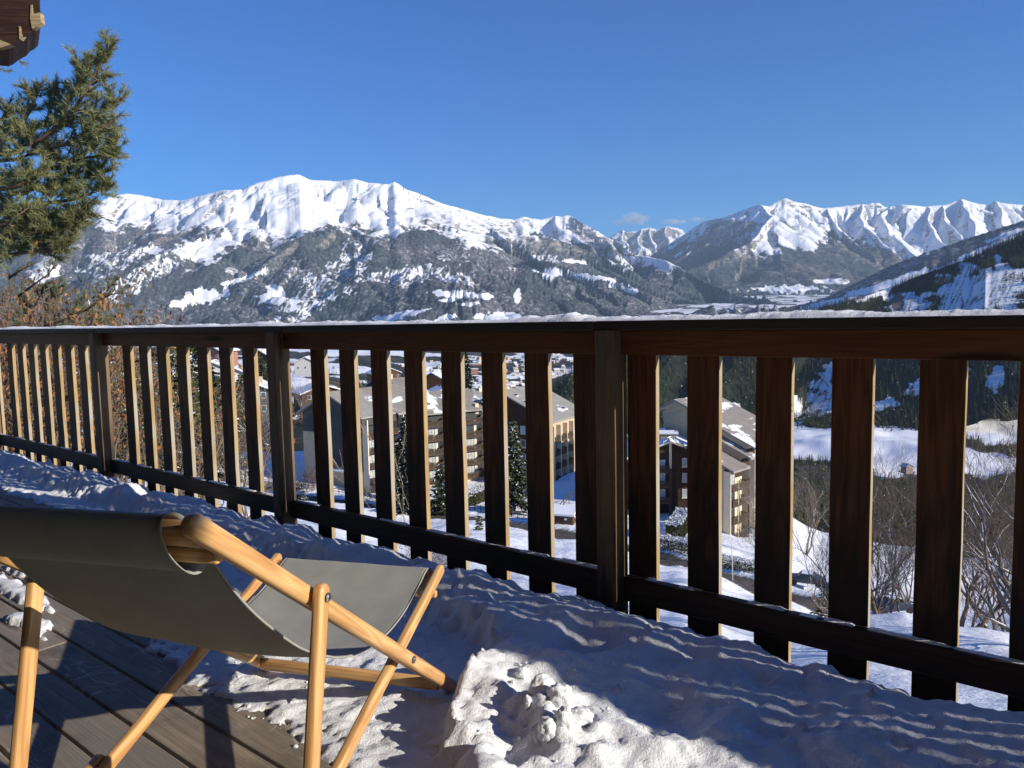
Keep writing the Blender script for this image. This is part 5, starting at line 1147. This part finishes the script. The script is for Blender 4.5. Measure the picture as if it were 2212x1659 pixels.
for (x, y, l) in ((217, 648, .10), (228, 643, .115), (224, 655, .10), (239, 650, .115), (207, 675, .08), (219, 655, .08), (56, 630, .08)):
    c = W(x, y, 9.0); mb = MB(); ax_ = Vector((rr.uniform(-.25, .35), 0, -1)).normalized()
    rads = [.006, .018, .022, .0225, .020, .015, .005]; mb.tube([c+ax_*l*i/6 for i in range(7)], rads, 9)
    rng_ = MB()
    for i in range(1, 12):
        for j in range(7):
            a = 6.28*(j+.5*(i % 2))/7; f = i/12; rd_ = .0222*math.sin(math.pi*min(1, .18+f*.8))+.001; p = c+ax_*l*f+Vector((math.cos(a)*rd_, math.sin(a)*rd_, 0)); rng_.add([p+Vector((-math.sin(a)*.005, math.cos(a)*.005, .004)), p+Vector((math.sin(a)*.005, -math.cos(a)*.005, .004)), p+Vector((math.cos(a)*.0035, math.sin(a)*.0035, -.006))], [(0, 1, 2)])
    co_ = mb.build('cone', M_cone, sp_, True); rng_.build('scales', M_cone, co_)

# shrubs with dry orange leaves, left behind the railing
M_dry = flat('dry_orange_leaves', (.30, .135, .055), .7, .45, 8, bmp=0, spec=.2); M_dry2 = flat('dry_brown_leaves', (.22, .11, .055), .7, .4, 8, bmp=0, spec=.2)
def shrub(label, box, depth, nst, nleaf, seed, leaf=.028, mats=(M_dry, M_dry2), dd=.8, topy=560, name='leafy_shrub'):
    rr = random.Random(seed); rs = np.random.RandomState(seed); x0, x1, y1 = box; o = tag(empty(name, W((x0+x1)/2, y1, depth)), label, 'shrub'); mb = MB(); pts = []
    for i in range(nst):
        xb = rr.uniform(x0, x1); d0 = depth+rr.uniform(-dd, dd); p = W(xb, y1, d0); e = W(xb+rr.uniform(-120, 160), rr.uniform(topy, topy+190), d0+rr.uniform(-.3, .3)); L = (e-p).length
        m1 = p.lerp(e, .35)+Vector((rr.gauss(0, .06), rr.gauss(0, .06), .05)); m2 = p.lerp(e, .7)+Vector((rr.gauss(0, .1), rr.gauss(0, .08), .08)); ch_ = [p, m1, m2, e]
        mb.tube(ch_, [.012, .009, .006, .002], 4, False)
        for j in range(9):
            t_ = rr.uniform(.25, 1)*3; k = min(2, int(t_)); c = ch_[k].lerp(ch_[k+1], t_-k); q = c+Vector((rr.gauss(0, .16), rr.gauss(0, .12), rr.gauss(.05, .12))); q2 = q+Vector((rr.gauss(0, .10), rr.gauss(0, .08), rr.gauss(.02, .09)))
            mb.tube([c, q, q2], [.004, .0028, .0012], 3, False)
            for l_ in range(nleaf):
                if rr.random() < .5: g_ = rr.random(); r_ = c.lerp(q, g_) if rr.random() < .4 else q.lerp(q2, g_); pts.append((r_.x+rr.gauss(0, .012), r_.y+rr.gauss(0, .012), r_.z-rr.random()*.02))
    mb.build('stems', M_twig, o); V, Fq = leafcloud(np.array(pts), leaf, rs)
    V = V.reshape(-1, 4, 3); V[:, :, 2] = V[:, 1:2, 2]+(V[:, :, 2]-V[:, 1:2, 2])*1.6; V[:, 2] += rs.normal(size=V[:, 2].shape)*.006
    me = mesh_np('leaves', V.reshape(-1, 3), Fq, False, (rs.rand(len(Fq)) < .4).astype(int)); me.materials.append(mats[0]); me.materials.append(mats[1]); link('leaves', me, None, o); return o
shrub('tangle of thin stems with dry orange leaves left of the hanging cones', (-160, 140, 1130), 9.0, 90, 5, 2, .029, dd=.9, topy=570)
shrub('dense dry leaved shrub filling the leftmost railing bays', (-80, 260, 1100), 8.4, 80, 6, 3, .030, dd=.5, topy=690)
M_olv = flat('olive_twig_leaves', (.11, .105, .04), .7, .4, 8, bmp=0, spec=.2)
shrub('olive brown undergrowth behind the third railing bay', (240, 430, 1150), 9.5, 60, 6, 5, .028, (M_olv, M_dry2), 1.5, 740)
shrub('low tangled twigs on the snow beyond the dry shrubs', (420, 560, 1130), 9.5, 22, 1, 6, .024, (M_dry2, M_olv), 1.5, 860)
shrub('olive and brown twiggy mass behind the dry leaved stems at the left edge', (-120, 230, 1000), 11.5, 150, 16, 8, .030, (M_olv, M_dry2), 1.2, 600)
shrub('grey brown brambles just above the handrail', (150, 330, 760), 12, 30, 1, 7, .024, (M_dry2, M_olv), 1.5, 672)
# two parked cars half hidden behind the bare trees
def car(px_, py_, d, ang, label, body):
    c = W(px_, py_, d); B = Bld('parked_car', label, (c.x, c.y), c.z, (math.cos(R_(ang)), math.sin(R_(ang))), 'car')
    mb = MB(); sect = [(-2.1, .35), (-2.05, .75), (-1.9, .88), (-1.0, .97), (-.55, 1.42), (.75, 1.45), (1.35, 1.0), (1.95, .9), (2.1, .7), (2.1, .35)]
    mb.prism([B.P(x, -.85, z) for x, z in sect], B.Y*1.7); o_ = B.put(mb, 'body', body); bevel(o_, .06)
    mb = MB(); mb.prism([B.P(x, -.86, z) for x, z in [(-.92, .98), (-.5, 1.36), (.7, 1.38), (1.2, 1.0)]], B.Y*1.72); B.put(mb, 'windows', M_glass)
    mb = MB(); mb.prism([B.P(x, -.8, z) for x, z in [(-.5, 1.455), (.7, 1.465), (.7, 1.55), (-.5, 1.53)]], B.Y*1.6); B.put(mb, 'snow', M_snowroof)
    for x in (-1.3, 1.3):
        for y in (-.86, .66):
            mb = MB(); mb.tube([B.P(x, y, .33), B.P(x, y+.2, .33)], .33, 14); B.put(mb, 'wheel', M_darkin)
M_car1 = flat('dark_blue_car_paint', (.03, .04, .07), .3, .1, bmp=0, spec=.6)
car(1925, 1322, 67, 12, 'dark parked car with snow on its roof behind the multi stemmed tree', M_car1)
car(1742, 1262, 88, -25, 'dark car parked beside the road behind the pale birch', M_car1)
# ================================================================== THE TERRACE
AZR = R_(50.839)
NV = Vector((math.cos(AZR), math.sin(AZR), 0)); DV = Vector((-math.sin(AZR), math.cos(AZR), 0))
def rp(s, n, z): return DV*s+NV*n+Vector((0, 0, z))
# ------------------------------------------------------------------ deck
deck = tag(empty('deck', rp(3, 0, 0)), kind='structure')
n0 = 2.223; k = 0
while n0 > -2.2:
    rows = [(-3.5, random.uniform(0, 1.2)), (0, 0)]
    cuts = [-3.5, -3.5+random.uniform(1.5, 3.5)]
    while cuts[-1] < 9: cuts.append(cuts[-1]+4.2)
    for a, b in zip(cuts[:-1], cuts[1:]):
        if .5 < a < 4.6 and n0 < 1.6: pass
        jz = random.uniform(-.0015, .0015)
        board('plank', rp(a+.002, n0-.0655, -.0145+jz), rp(min(b, 9)-.002, n0-.0655, -.0145+jz), .1235, .029, M_deck, deck, bv=.004)
    n0 -= .1325; k += 1
for s in np.arange(-3.2, 9, 1.1): board('joist', rp(s, -2.2, -.12), rp(s, 2.24, -.12), .07, .16, M_deck, deck, bv=0)
board('edge_beam', rp(-3.6, 2.262, -.13), rp(9.1, 2.262, -.13), .06, .26, M_cap, deck, bv=.004)

# ------------------------------------------------------------------ railing
rail = tag(empty('railing', rp(2, 2.3, 0)), 'brown timber balcony railing with wide upright slats between square posts', 'railing')
M_post = wood('post_wood', (.085, .045, .022), (.26, .16, .08), stain=(.02, .5), grey=(.13, .105, .075))
POST_S = [-6.5, -4.5, -2.54, -.56, 1.420, 3.400, 5.485, 7.66]
HZ = {}
def sag(s): return -.0035*math.sin(max(0, min(1, (s+.5)/8))*math.pi)
segs_s = [-7.6]+[p for p in POST_S]+[9.3]
for i, ps in enumerate(POST_S):
    board('post', rp(ps, 2.290, -.42), rp(ps, 2.290, 1.043), .074, .092, M_post, rail, up=NV, bv=.004)
for a, b in zip(segs_s[:-1], segs_s[1:]):
    a2 = a+.038 if a in POST_S else a; b2 = b-.038 if b in POST_S else b
    board('apron_board', rp(a2, 2.318, 1.0005+sag(a)), rp(b2, 2.318, 1.0005+sag(b)), .036, .083, M_apron, rail, bv=.003)
    board('lower_rail', rp(a2, 2.318, .126), rp(b2, 2.318, .126), .036, .088, M_lower, rail, bv=.004, segs=6, wob=.0012)
hc = [-7.6, -2.5, 1.46, 3.30, 5.45, 9.3]
for a, b in zip(hc[:-1], hc[1:]):
    board('handrail', rp(a+.0015, 2.335, 1.0600+sag(a)), rp(b-.0015, 2.335, 1.0600+sag(b)), .168, .034, M_cap, rail, bv=.005, segs=5, wob=.0008)
# upright slats
S0 = [.232+.2302*k for k in range(0, 6)]+[1.612+.2262*k for k in range(0, 8)]+[3.886+.2395*k-.08 for k in range(0, 7)]+[5.70+.237*k for k in range(0, 8)]+[7.72+.237*k for k in range(0, 6)]
S0 = [-.23*k for k in range(32)]+S0
for s in S0:
    wd = random.uniform(.111, .1165); sc = s-.057
    t0, t1 = random.uniform(-.0025, .0025), random.uniform(-.0025, .0025)
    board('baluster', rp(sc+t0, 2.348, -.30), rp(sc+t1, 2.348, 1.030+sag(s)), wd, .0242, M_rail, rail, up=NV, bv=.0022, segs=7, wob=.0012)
# torn splinters on two slats
for (px, py, l, dirx) in ((1790, 835, .045, -1), (1882, 880, .03, 1)):
    p = rp(0, 2.35, 0); d = FW+RT*((px-CX)/FPX)-UP*((py-CY)/FPX); tt = 2.352/d.dot(NV); q = EYE+d*tt
    mb = MB(); e = -DV*dirx*-1
    for j in range(3):
        a0 = q+Vector((0, 0, -.018*j)); e1 = a0+DV*(-dirx*l*random.uniform(.3, .7))+Vector((0, 0, random.uniform(-.025, .02)))+NV*random.uniform(-.01, .01); e2 = e1+DV*(-dirx*l*.3)+Vector((0, 0, -.012))
        mb.tube([a0, e1, e2], [.0022, .0016, .0006], 4)
    mb.build('splinter', M_beamend, rail)

# snow lying on the handrail and on the lower rail
def snow_strip(name, a, b, n, wdt, z, h, seed, ns, pieces=None, kind='stuff', extra=None):
    S = np.linspace(a, b, ns); C = np.linspace(-1, 1, 13)
    SS, CC = np.meshgrid(S, C)
    hh = h*(.75+.5*fbm(SS*2.2, SS*0, 3, seed)+.35*fbm(SS*14, CC*1.2, 3, seed+1)+.12*fbm(SS*60, CC*3, 2, seed+4))
    if extra: hh = hh+extra(SS, CC)
    if pieces: hh = hh*sst(-.12, .14, fbm(SS*pieces, SS*0+seed, 3, seed+2)+.06)
    hh = np.maximum(hh, 0)*(1-np.abs(CC)**3.2)
    nn = n+CC*wdt/2*(1+.06*fbm(SS*9, CC*2, 3, seed+3))
    zz = z+np.array([sag(x) for x in S])[None, :]*(z > .5)+hh-.0015
    P = np.stack([SS*DV.x+nn*NV.x, SS*DV.y+nn*NV.y, zz], -1).reshape(-1, 3)
    return tag(link(name, mesh_np(name, P, grid_faces(len(C), ns)[:, ::-1]), M_snow), kind=kind)
def humps(SS, CC):
    return .018*np.exp(-((SS-1.62)/.085)**2)*(1+.4*fbm(SS*20, CC, 2, 5))+.010*np.exp(-((SS-1.80)/.05)**2)+.010*np.exp(-((SS-3.55)/.10)**2)+.006*np.exp(-((SS-.75)/.25)**2)
snow_strip('snow_on_handrail', -1.8, 9.2, 2.338,   .158, 1.0775, .017, 31, 2600, extra=humps)
for i, (a, b) in enumerate(zip(POST_S[2:-1], POST_S[3:])):
    snow_strip('snow_on_lower_rail', a+.04, b-.04, 2.325, .028, .1705, .008, 50+i*7, 700, pieces=5.5)

# ------------------------------------------------------------------ snow on the deck
ds = .0105
Sx = np.arange(-1.6, 9.0, ds); Nx = np.arange(.35, 2.285, ds)
SS, NN = np.meshgrid(Sx, Nx)
edge = np.interp(SS, [-2, 0, .6, 1.1, 1.47, 1.8, 2.1, 2.4, 2.7, 3.0, 3.4, 4.2, 9], [.5, .75, .95, 1.02, 1.08, 1.13, 1.08, 1.12, 1.18, 1.42, 1.62, 1.75, 1.8])+.035*fbm(SS*5, NN*5, 4, 3)+.02*fbm(SS*22, NN*22, 3, 4)
din = NN-edge
bank_e = np.interp(SS, [-2, .3, .9, 1.12, 1.30, 1.42, 1.50, 1.62, 1.9, 2.6, 3.2, 9], [.55, .85, .98, 1.10, 1.26, 1.42, 1.66, 1.80, 1.86, 1.90, 1.93, 1.98])+.035*fbm(SS*6, NN*6, 4, 8)+.015*fbm(SS*24, NN*24, 3, 9)
bk = sst(-.015, .10, NN-bank_e)
patch = (np.exp(-((SS-3.55)/.34)**2-((NN-1.10)/.05)**2)+np.exp(-((SS-3.72)/.25)**2-((NN-1.21)/.035)**2)+.9*np.exp(-((SS-3.15)/.16)**2-((NN-1.0)/.05)**2)+np.exp(-((SS-4.0)/.4)**2-((NN-1.35)/.06)**2))
patch = patch*1.1-.45+.45*fbm(SS*9, NN*16, 4, 14)
thin = .012*sst(0, .03, din)+.006*sst(.05, .3, din)+.020*sst(0, .25, patch)-.006*(1-sst(0, .03, np.maximum(din, patch)))
trod = thin*(1+.5*fbm(SS*12, NN*12, 4, 21))+.006*sst(0, .1, din)*fbm(SS*38, NN*38, 3, 22)
z = trod*(sst(-.01, .05, din+.06*fbm(SS*16, NN*16, 3, 23))+(patch > 0))
hold = sst(.0, .10, fbm(SS*9, NN*9, 3, 77)-.16)*(din < .10)*(din > -.1)*(SS > 1.55)*.5
z = z*(1-hold)-.004*hold
base = .078+.030*fbm(SS*1.6, NN*2.2, 2, 11)+.016*fbm(SS*4.2, NN*4.6, 2, 12)*(.35+.65*sst(.7, 1.5, SS))
near = np.clip(1.15*np.exp(-((SS-1.16)/.27)**2-((NN-1.40)/.21)**2)+.8*np.exp(-((NN-bank_e-.03)/.07)**2)*sst(.9, 1.15, SS)*sst(1.75, 1.5, SS), 0, 1)
base = base*(1-.72*sst(1.05, .6, SS)*sst(1.9, 1.6, NN))
soft = base+.008*fbm(SS*8, NN*8, 2, 15)
chunk = .045*(ridged(SS*3.6, NN*3.6, 3, 16)-1.0)+.020*fbm(SS*13, NN*13, 3, 17)+.006*fbm(SS*45, NN*45, 3, 18)
z = z+bk*(soft+near*chunk*sst(.0, .06, NN-bank_e)+(1-near)*.0025*fbm(SS*11, NN*11, 2, 19))
for (s, n, r, d) in ((1.12, 1.36, .085, .07), (1.22, 1.24, .06, .05), (.98, 1.22, .08, .05), (1.05, 1.50, .05, .045), (1.3, 1.9, .09, .05), (.9, 1.75, .12, .045), (.65, 1.85, .16, .025), (.3, 1.8, .18, .02), (2.3, 2.05, .10, .04), (2.9, 2.1, .12, .03), (3.6, 2.0, .15, .03), (4.5, 2.05, .14, .04)):
    q = ((SS-s)**2+((NN-n)*.85)**2)/r**2; z = z-d*bk*np.exp(-q*1.3)+.3*d*bk*np.exp(-(np.sqrt(q)-1.35)**2*6)
for (s, h) in ((1.45, .075), (1.52, .03), (3.42, .07), (5.5, .05), (4.9, .02)):
    z = z+h*np.exp(-((SS-s)/.075)**2-((NN-2.235)/.07)**2)
z = z+.006*np.sin(SS*5+fbm(SS*2, NN*2, 2, 30)*5)*bk+.012*bk*np.exp(-((NN-2.05)/.07)**2)
z = z-.11*sst(2.13, 2.27, NN)*bk*(1+.3*fbm(SS*8, NN*0, 3, 33))+.02*sst(2.1, 2.2, NN)*sst(-.2, .4, fbm(SS*5, NN*0, 3, 36))
z = np.where(z > .0015, z, -.012)
P = np.stack([SS*DV.x+NN*NV.x, SS*DV.y+NN*NV.y, z], -1).reshape(-1, 3)
Fq = grid_faces(*SS.shape)[:, ::-1]; zf = z.ravel()[Fq]; Fq = Fq[zf.max(1) > 0]
tag(link('snow_on_deck', mesh_np('snow_on_deck', P, Fq), M_snow), kind='stuff')
def deck_snow_h(s, n):
    i = int(np.clip((n-Nx[0])/ds, 0, len(Nx)-1)); j = int(np.clip((s-Sx[0])/ds, 0, len(Sx)-1)); return max(0, float(z[i, j]))
# broken lumps of snow
mb = MB(); rr = random.Random(5); Vl, Fl = [], []
def lump(c, r, sq, seed):
    bm = bmesh.new(); bmesh.ops.create_icosphere(bm, subdivisions=4, radius=1); vs = np.array([v.co[:] for v in bm.verts]); fs = np.array([[v.index for v in f.verts] for f in bm.faces]); bm.free()
    nz = 1+.17*fbm(vs[:, 0]*1.6+seed, vs[:, 1]*1.6+vs[:, 2]*1.3, 4, seed)+.05*fbm(vs[:, 0]*6+seed, vs[:, 1]*6+vs[:, 2]*5, 3, seed)
    vs = vs*nz[:, None]*np.array(sq)*r+np.array(c); b = sum(len(v) for v in Vl); Vl.append(vs); Fl.append(fs+b)
big = [(1100*2.2/2.2, 0)]
for (px, py, r, sq) in ((1172, 1521, .032, (1, .8, 1.0)), (1141, 1548, .018, (.55, .55, 1.5)), (1211, 1545, .032, (1.1, .9, .9)), (1184, 1601, .028, (.9, .9, 1.2)), (1220, 1596, .030, (.8, .8, 1.2)), (1160, 1598, .014, (.6, .6, 1.5)), (1252, 1580, .028, (1.2, .9, .8)), (1128, 1470, .018, (1, 1, .9)), (1043, 1428, .016, (.6, .6, 1.4)), (1020, 1440, .02, (1, 1, .8))):
    d = FW+RT*((px-CX)/FPX)-UP*((py-CY)/FPX); q = EYE+d*((.075-CAMZ)/d.z); s, n = q.dot(DV), q.dot(NV); q.z = deck_snow_h(s, n)+r*.35
    lump(q, r, sq, int(px))
for i in range(110):
    s = rr.uniform(.75, 2.3); n = rr.uniform(1.1, 1.75); q = rp(s, n, deck_snow_h(s, n)+.001); lump(q, rr.choice((.002, .003, .003, .004, .006)), (1, 1, .8), i)
tag(link('snow_lumps', mesh_np('snow_lumps', np.concatenate(Vl), np.concatenate(Fl)), M_snow), kind='stuff')

# ------------------------------------------------------------------ deck chair
CHX, CHY, CHA, CW = -.200, 2.154, R_(254.373), .608
cV = Vector((math.cos(CHA), math.sin(CHA), 0)); cU = Vector((math.sin(CHA), -math.cos(CHA), 0))
def cp(side, v, z): return Vector((CHX, CHY, 0))+cU*side+cV*v+Vector((0, 0, z))
chair = tag(empty('deck_chair', cp(CW/2, .5, 0)), 'wooden folding deck chair with a grey canvas sling standing on the terrace', 'deck chair')
A1 = Vector((1.058, .796)); A0 = Vector((-.012, .022)); aL = A1-A0
tc = A0+aL*.715; tb = A0+aL*.285
Bt = Vector((-.036, .362)); dB = (tb-Bt).normalized(); kb = (.022-Bt.y)/dB.y; Bb = Bt+dB*kb
for sd in (0, CW):
    sg = 1 if sd == 0 else -1
    upA = cp(0, A1.x, A1.y)-cp(0, A0.x, A0.y); upA = cU.cross(upA).normalized()
    slat('back_rail', cp(sd, *A0), cp(sd, *A1), .037, .032, upA, M_chair, chair, .0125)
    slat('seat_rail', cp(sd+sg*.034, *Bb), cp(sd+sg*.034, *Bt), .032, .022, cU.cross(upA), M_chair, chair, .007)
    cb = Vector((.862, .050))
    slat('prop_leg', cp(sd-sg*.034, *cb), cp(sd-sg*.034, tc.x, tc.y+.012), .034, .022, cV, M_chair, chair, .007)
    # notched strip on the rear of the seat rail
    q0, q1 = Bb+(Bt-Bb)*.03, Bb+(Bt-Bb)*.245
    slat('notched_strip', cp(sd-sg*.0+sg*.009, *q0), cp(sd+sg*.009, *q1), .040, .024, cU.cross(upA), M_chair, chair, .007, r0=False)
    for nm, (qq, off) in dict(a=(tc, -.0475), b=(tb, -.0185)).items():
        mb = MB(); c0 = cp(sd+sg*off, qq.x, qq.y)
        mb.tube([c0, c0-cU*sg*.0015, c0-cU*sg*.003], [.0095, .0088, .0055], 18)
        mb.tube([c0-cU*sg*.0015, c0-cU*sg*.0048], [.0052, .0042], 6)
        mb.build('bolt', M_steel, chair, smooth=False)
slat('crossbar', cp(.012, A1.x-.044, A1.y-.028), cp(CW-.012, A1.x-.044, A1.y-.028), .042, .030, Vector((0, 0, 1))+cV*.6, M_chair, chair, .011, False, False)
slat('crossbar', cp(.014, A1.x-.080, A1.y-.074), cp(CW-.014, A1.x-.080, A1.y-.074), .026, .020, (0, 0, 1), M_chair, chair, .007, False, False)
slat('crossbar', cp(.034, Bt.x+.012, Bt.y-.022), cp(CW-.034, Bt.x+.012, Bt.y-.022), .040, .024, (0, 0, 1), M_chair, chair, .009, False, False)
slat('crossbar', cp(.034, Bt.x+.030, Bt.y-.062), cp(CW-.034, Bt.x+.030, Bt.y-.062), .022, .018, (0, 0, 1), M_chair, chair, .006, False, False)
slat('crossbar', cp(.012, .045, .055), cp(CW-.012, .045, .055), .036, .026, (0, 0, 1), M_chair, chair, .011, False, False)
mb = MB(); mb.tube([cp(-.02, *cb), cp(CW+.02, *cb)], .013, 14); mb.build('prop_bar', M_chair, chair, smooth=True)
# canvas
m, t, b = nmat('grey_canvas')
co = nd(t, 'TexCoord').outputs['UV']
wv = nd(t, 'TexWave', {'Vector': co, 'Scale': 260.0, 'Distortion': .3}, bands_direction='X').outputs[1]; wv2 = nd(t, 'TexWave', {'Vector': co, 'Scale': 260.0, 'Distortion': .3}, bands_direction='Y').outputs[1]
ns = nd(t, 'TexNoise', {'Vector': nd(t, 'TexCoord').outputs['Object'], 'Scale': 11, 'Detail': 6, 'Roughness': .6}).outputs[0]
cc = mixc(t, rmp(t, ns, .3, .7), (.32, .325, .295), (.385, .39, .355))
wvm = math_(t, 'MULTIPLY', wv, wv2)
cc = mixc(t, math_(t, 'MULTIPLY', wvm, .25), cc, (.34, .335, .29))
t.links.new(cc, b.inputs['Base Color']); b.inputs['Roughness'].default_value = .85; b.inputs['Specular IOR Level'].default_value = .15
b.inputs['Sheen Weight'].default_value = .1
bump(t, b, math_(t, 'ADD', wvm, math_(t, 'MULTIPLY', ns, .6)), .15, .0015)
tr = nd(t, 'BsdfTranslucent', {'Color': (.34, .30, .22, 1)})
mx = nd(t, 'MixShader', {0: .16, 1: b.outputs[0], 2: tr.outputs[0]}); t.links.new(mx.outputs[0], t.nodes['Material Output'].inputs[0])
M_can = m
prof = [(.985, .742), (.974, .733), (.960, .722), (.938, .702), (.915, .678), (.886, .637), (.84, .582), (.79, .531), (.717, .466), (.66, .420), (.60, .384), (.53, .344), (.47, .320), (.42, .306), (.36, .294), (.30, .288), (.244, .287), (.19, .293), (.14, .303), (.098, .315), (.06, .328), (.022, .345), (-.012, .362), (-.034, .366), (-.046, .356)]
pr = np.array(prof); tt = np.arange(len(pr)); ti = np.linspace(0, len(pr)-1, 110)
pv = np.interp(ti, tt, pr[:, 0]); pz = np.interp(ti, tt, pr[:, 1])
for _ in range(3): pv[1:-1] = (pv[:-2]+pv[2:]+pv[1:-1]*2)/4; pz[1:-1] = (pz[:-2]+pz[2:]+pz[1:-1]*2)/4
nu = 44; uu = np.linspace(0, 1, nu)
U0 = .068; U1 = CW-.068
P = []; slk = np.sin(np.clip((pv+.02)/1.0, 0, 1)*np.pi)
for i in range(len(pv)):
    for j, u in enumerate(uu):
        e = (2*u-1)**2; dz = -.013*slk[i]*(1-e)*1.0+.0016*noise(np.array([pv[i]*9]), np.array([u*5]), 3)[0]
        P.append(cp(U0+(U1-U0)*u, pv[i], pz[i]+dz)[:])
me = mesh_np('sling', P, grid_faces(len(pv), nu))
uvl = me.uv_layers.new(name='UVMap'); vi = np.zeros(len(me.loops), np.int32); me.loops.foreach_get('vertex_index', vi)
uvl.data.foreach_set('uv', np.stack([(vi % nu)/(nu-1)*.47, (vi//nu)/(len(pv)-1)*1.3], -1).astype(np.float32).ravel())
sl = link('sling', me, M_can, chair); so = sl.modifiers.new('s', 'SOLIDIFY'); so.thickness = .0016
for e in (U0, U1):
    sg = 1 if e == U0 else -1
    pts = [cp(e+sg*.002, pv[i], pz[i]+.0005) for i in range(6, len(pv)-5, 2)]
    mb = MB(); mb.tube(pts, .0026, 8); mb.build('hem', M_can, sl, smooth=True)
# sleeves round the top and front bars
def sleeve(cv_, cz, ra, rb, u0, u1, ang):
    Q = []; nn = 28; ul = np.linspace(u0, u1, 40)
    for i in range(nn+1):
        a = 2*math.pi*i/nn
        for j, u in enumerate(ul):
            rr_ = 1+.015*float(noise(np.array([u*26.]), np.array([a*1.6]), 5)[0])+(.10 if j in (0, 39) else 0)
            dx, dz = ra*math.cos(a)*rr_, rb*math.sin(a)*rr_
            Q.append(cp(u, cv_+dx*math.cos(ang)-dz*math.sin(ang), cz+dx*math.sin(ang)+dz*math.cos(ang))[:])
    me = mesh_np('sleeve', Q, grid_faces(nn+1, 40)); uvl = me.uv_layers.new(name='UVMap'); vi = np.zeros(len(me.loops), np.int32); me.loops.foreach_get('vertex_index', vi)
    uvl.data.foreach_set('uv', np.stack([(vi % 40)/39*.47, (vi//40)/28*.12], -1).astype(np.float32).ravel())
    o = link('sleeve', me, M_can, sl); o.modifiers.new('s', 'SOLIDIFY').thickness = .0015
sleeve(A1.x-.058, A1.y-.050, .064, .029, U0-.004, U1+.004, R_(52))
sleeve(Bt.x+.016, Bt.y-.034, .036, .018, U0-.004, U1+.004, R_(-58))
# care label on the far seat rail
M_lab = flat('white_label', (.75, .75, .73), .5, .03, bmp=0); M_ink = flat('label_ink', (.12, .12, .13), .6, .05, bmp=0)
pl0 = Bb+(Bt-Bb)*.115; nl = (Bt-Bb).normalized(); sf = CW-.034-.0135
mb = MB(); ax = cV*nl.x+Vector((0, 0, nl.y)); ay = cU.cross(ax).normalized(); c0 = cp(sf, *pl0)
if ay.z < 0: ay = -ay
def lab(c, w_, h_, lift, mb): mb.add([c+ax*(-w_)+ay*(-h_)-cU*lift, c+ax*w_+ay*(-h_)-cU*lift, c+ax*w_+ay*h_-cU*lift, c-ax*w_+ay*h_-cU*lift], [(0, 1, 2, 3)])
lb = MB(); lab(c0, .026, .017, .0006, lb); lo = lb.build('care_label', M_lab, chair)
ik = MB()
for q in range(4): lab(c0+ay*(.012-.005*q)-ax*.006, .015, .0006, .0012, ik)
ik.tube([c0+ax*.016+ay*.001+ax*.006*math.cos(a)+ay*.006*math.sin(a)-cU*.0012 for a in np.linspace(0, 6.28, 12)], .0005, 4); ik.build('print', M_ink, lo)

# ------------------------------------------------------------------ end of a roof beam, top left
bm_ = tag(empty('roof_beam', W(-60, 20, 3.6)), 'dark weathered roof beam end with stepped rounded cuts at the top corner', 'beam')
o1 = [(-260, -160), (62, -160), (82, -60), (87, 22), (88, 38), (78, 56), (66, 62), (62, 66), (52, 72), (44, 77), (36, 86), (26, 94), (0, 104), (-60, 110), (-260, 118)]
o1 = [(-260, -160), (84, -160), (86, -60), (87, 20), (89, 27), (89, 48), (80, 57), (70, 62), (62, 72), (53, 77), (46, 81), (40, 85), (30, 93), (20, 97), (-30, 92), (-260, 70)]
pts = [W(x, y, 3.55) for x, y in o1]; mb = MB(); mb.prism(pts, Vector((-.28, .42, -.02))*.6)
o = mb.build('beam', M_beam, bm_); bevel(o, .004)
for o2 in ([(66, 10), (69, 10), (71, 30), (86, 27), (88.5, 48), (79, 56.5), (69, 62), (65, 40)], [(40.5, 56), (44, 57), (45, 72), (48, 76), (44, 81), (41.5, 84)], [(-120, 84), (0, 86), (24, 96), (0, 103), (-120, 104)]):
    mb = MB(); mb.prism([W(x, y, 3.545) for x, y in o2], Vector((0, .03, 0))); mb.build('pale_edge', M_beamend, bm_)

# ------------------------------------------------------------------ the chalet behind the camera: wall of boards and boarded eaves
chalet = tag(empty('chalet', rp(0, -1.3, 0)), 'brown timber chalet wall and eaves behind the terrace', 'chalet')
M_clad = wood('chalet_wood', (.09, .045, .02), (.22, .12, .06))
zb = 0.0
while zb < 2.75:
    board('wall_board', rp(-7, -1.32, zb+.095), rp(9.5, -1.32, zb+.095), .03, .186, M_clad, chalet, bv=.004); zb += .19
nb = -1.38
while nb < 1.6:
    board('eaves_board', rp(-7.5, nb+.07, 2.66), rp(9.5 if nb < .4 else (3.4 if nb < 1.1 else 2.6), nb+.07, 2.66), .138, .02, M_clad, chalet, bv=0); nb += .14
mb = MB()
for s_ in np.arange(-7, 3.5, .9): board('rafter', rp(s_, -1.3, 2.74), rp(s_, 1.2, 2.74), .09, .14, M_beam, chalet, bv=0)
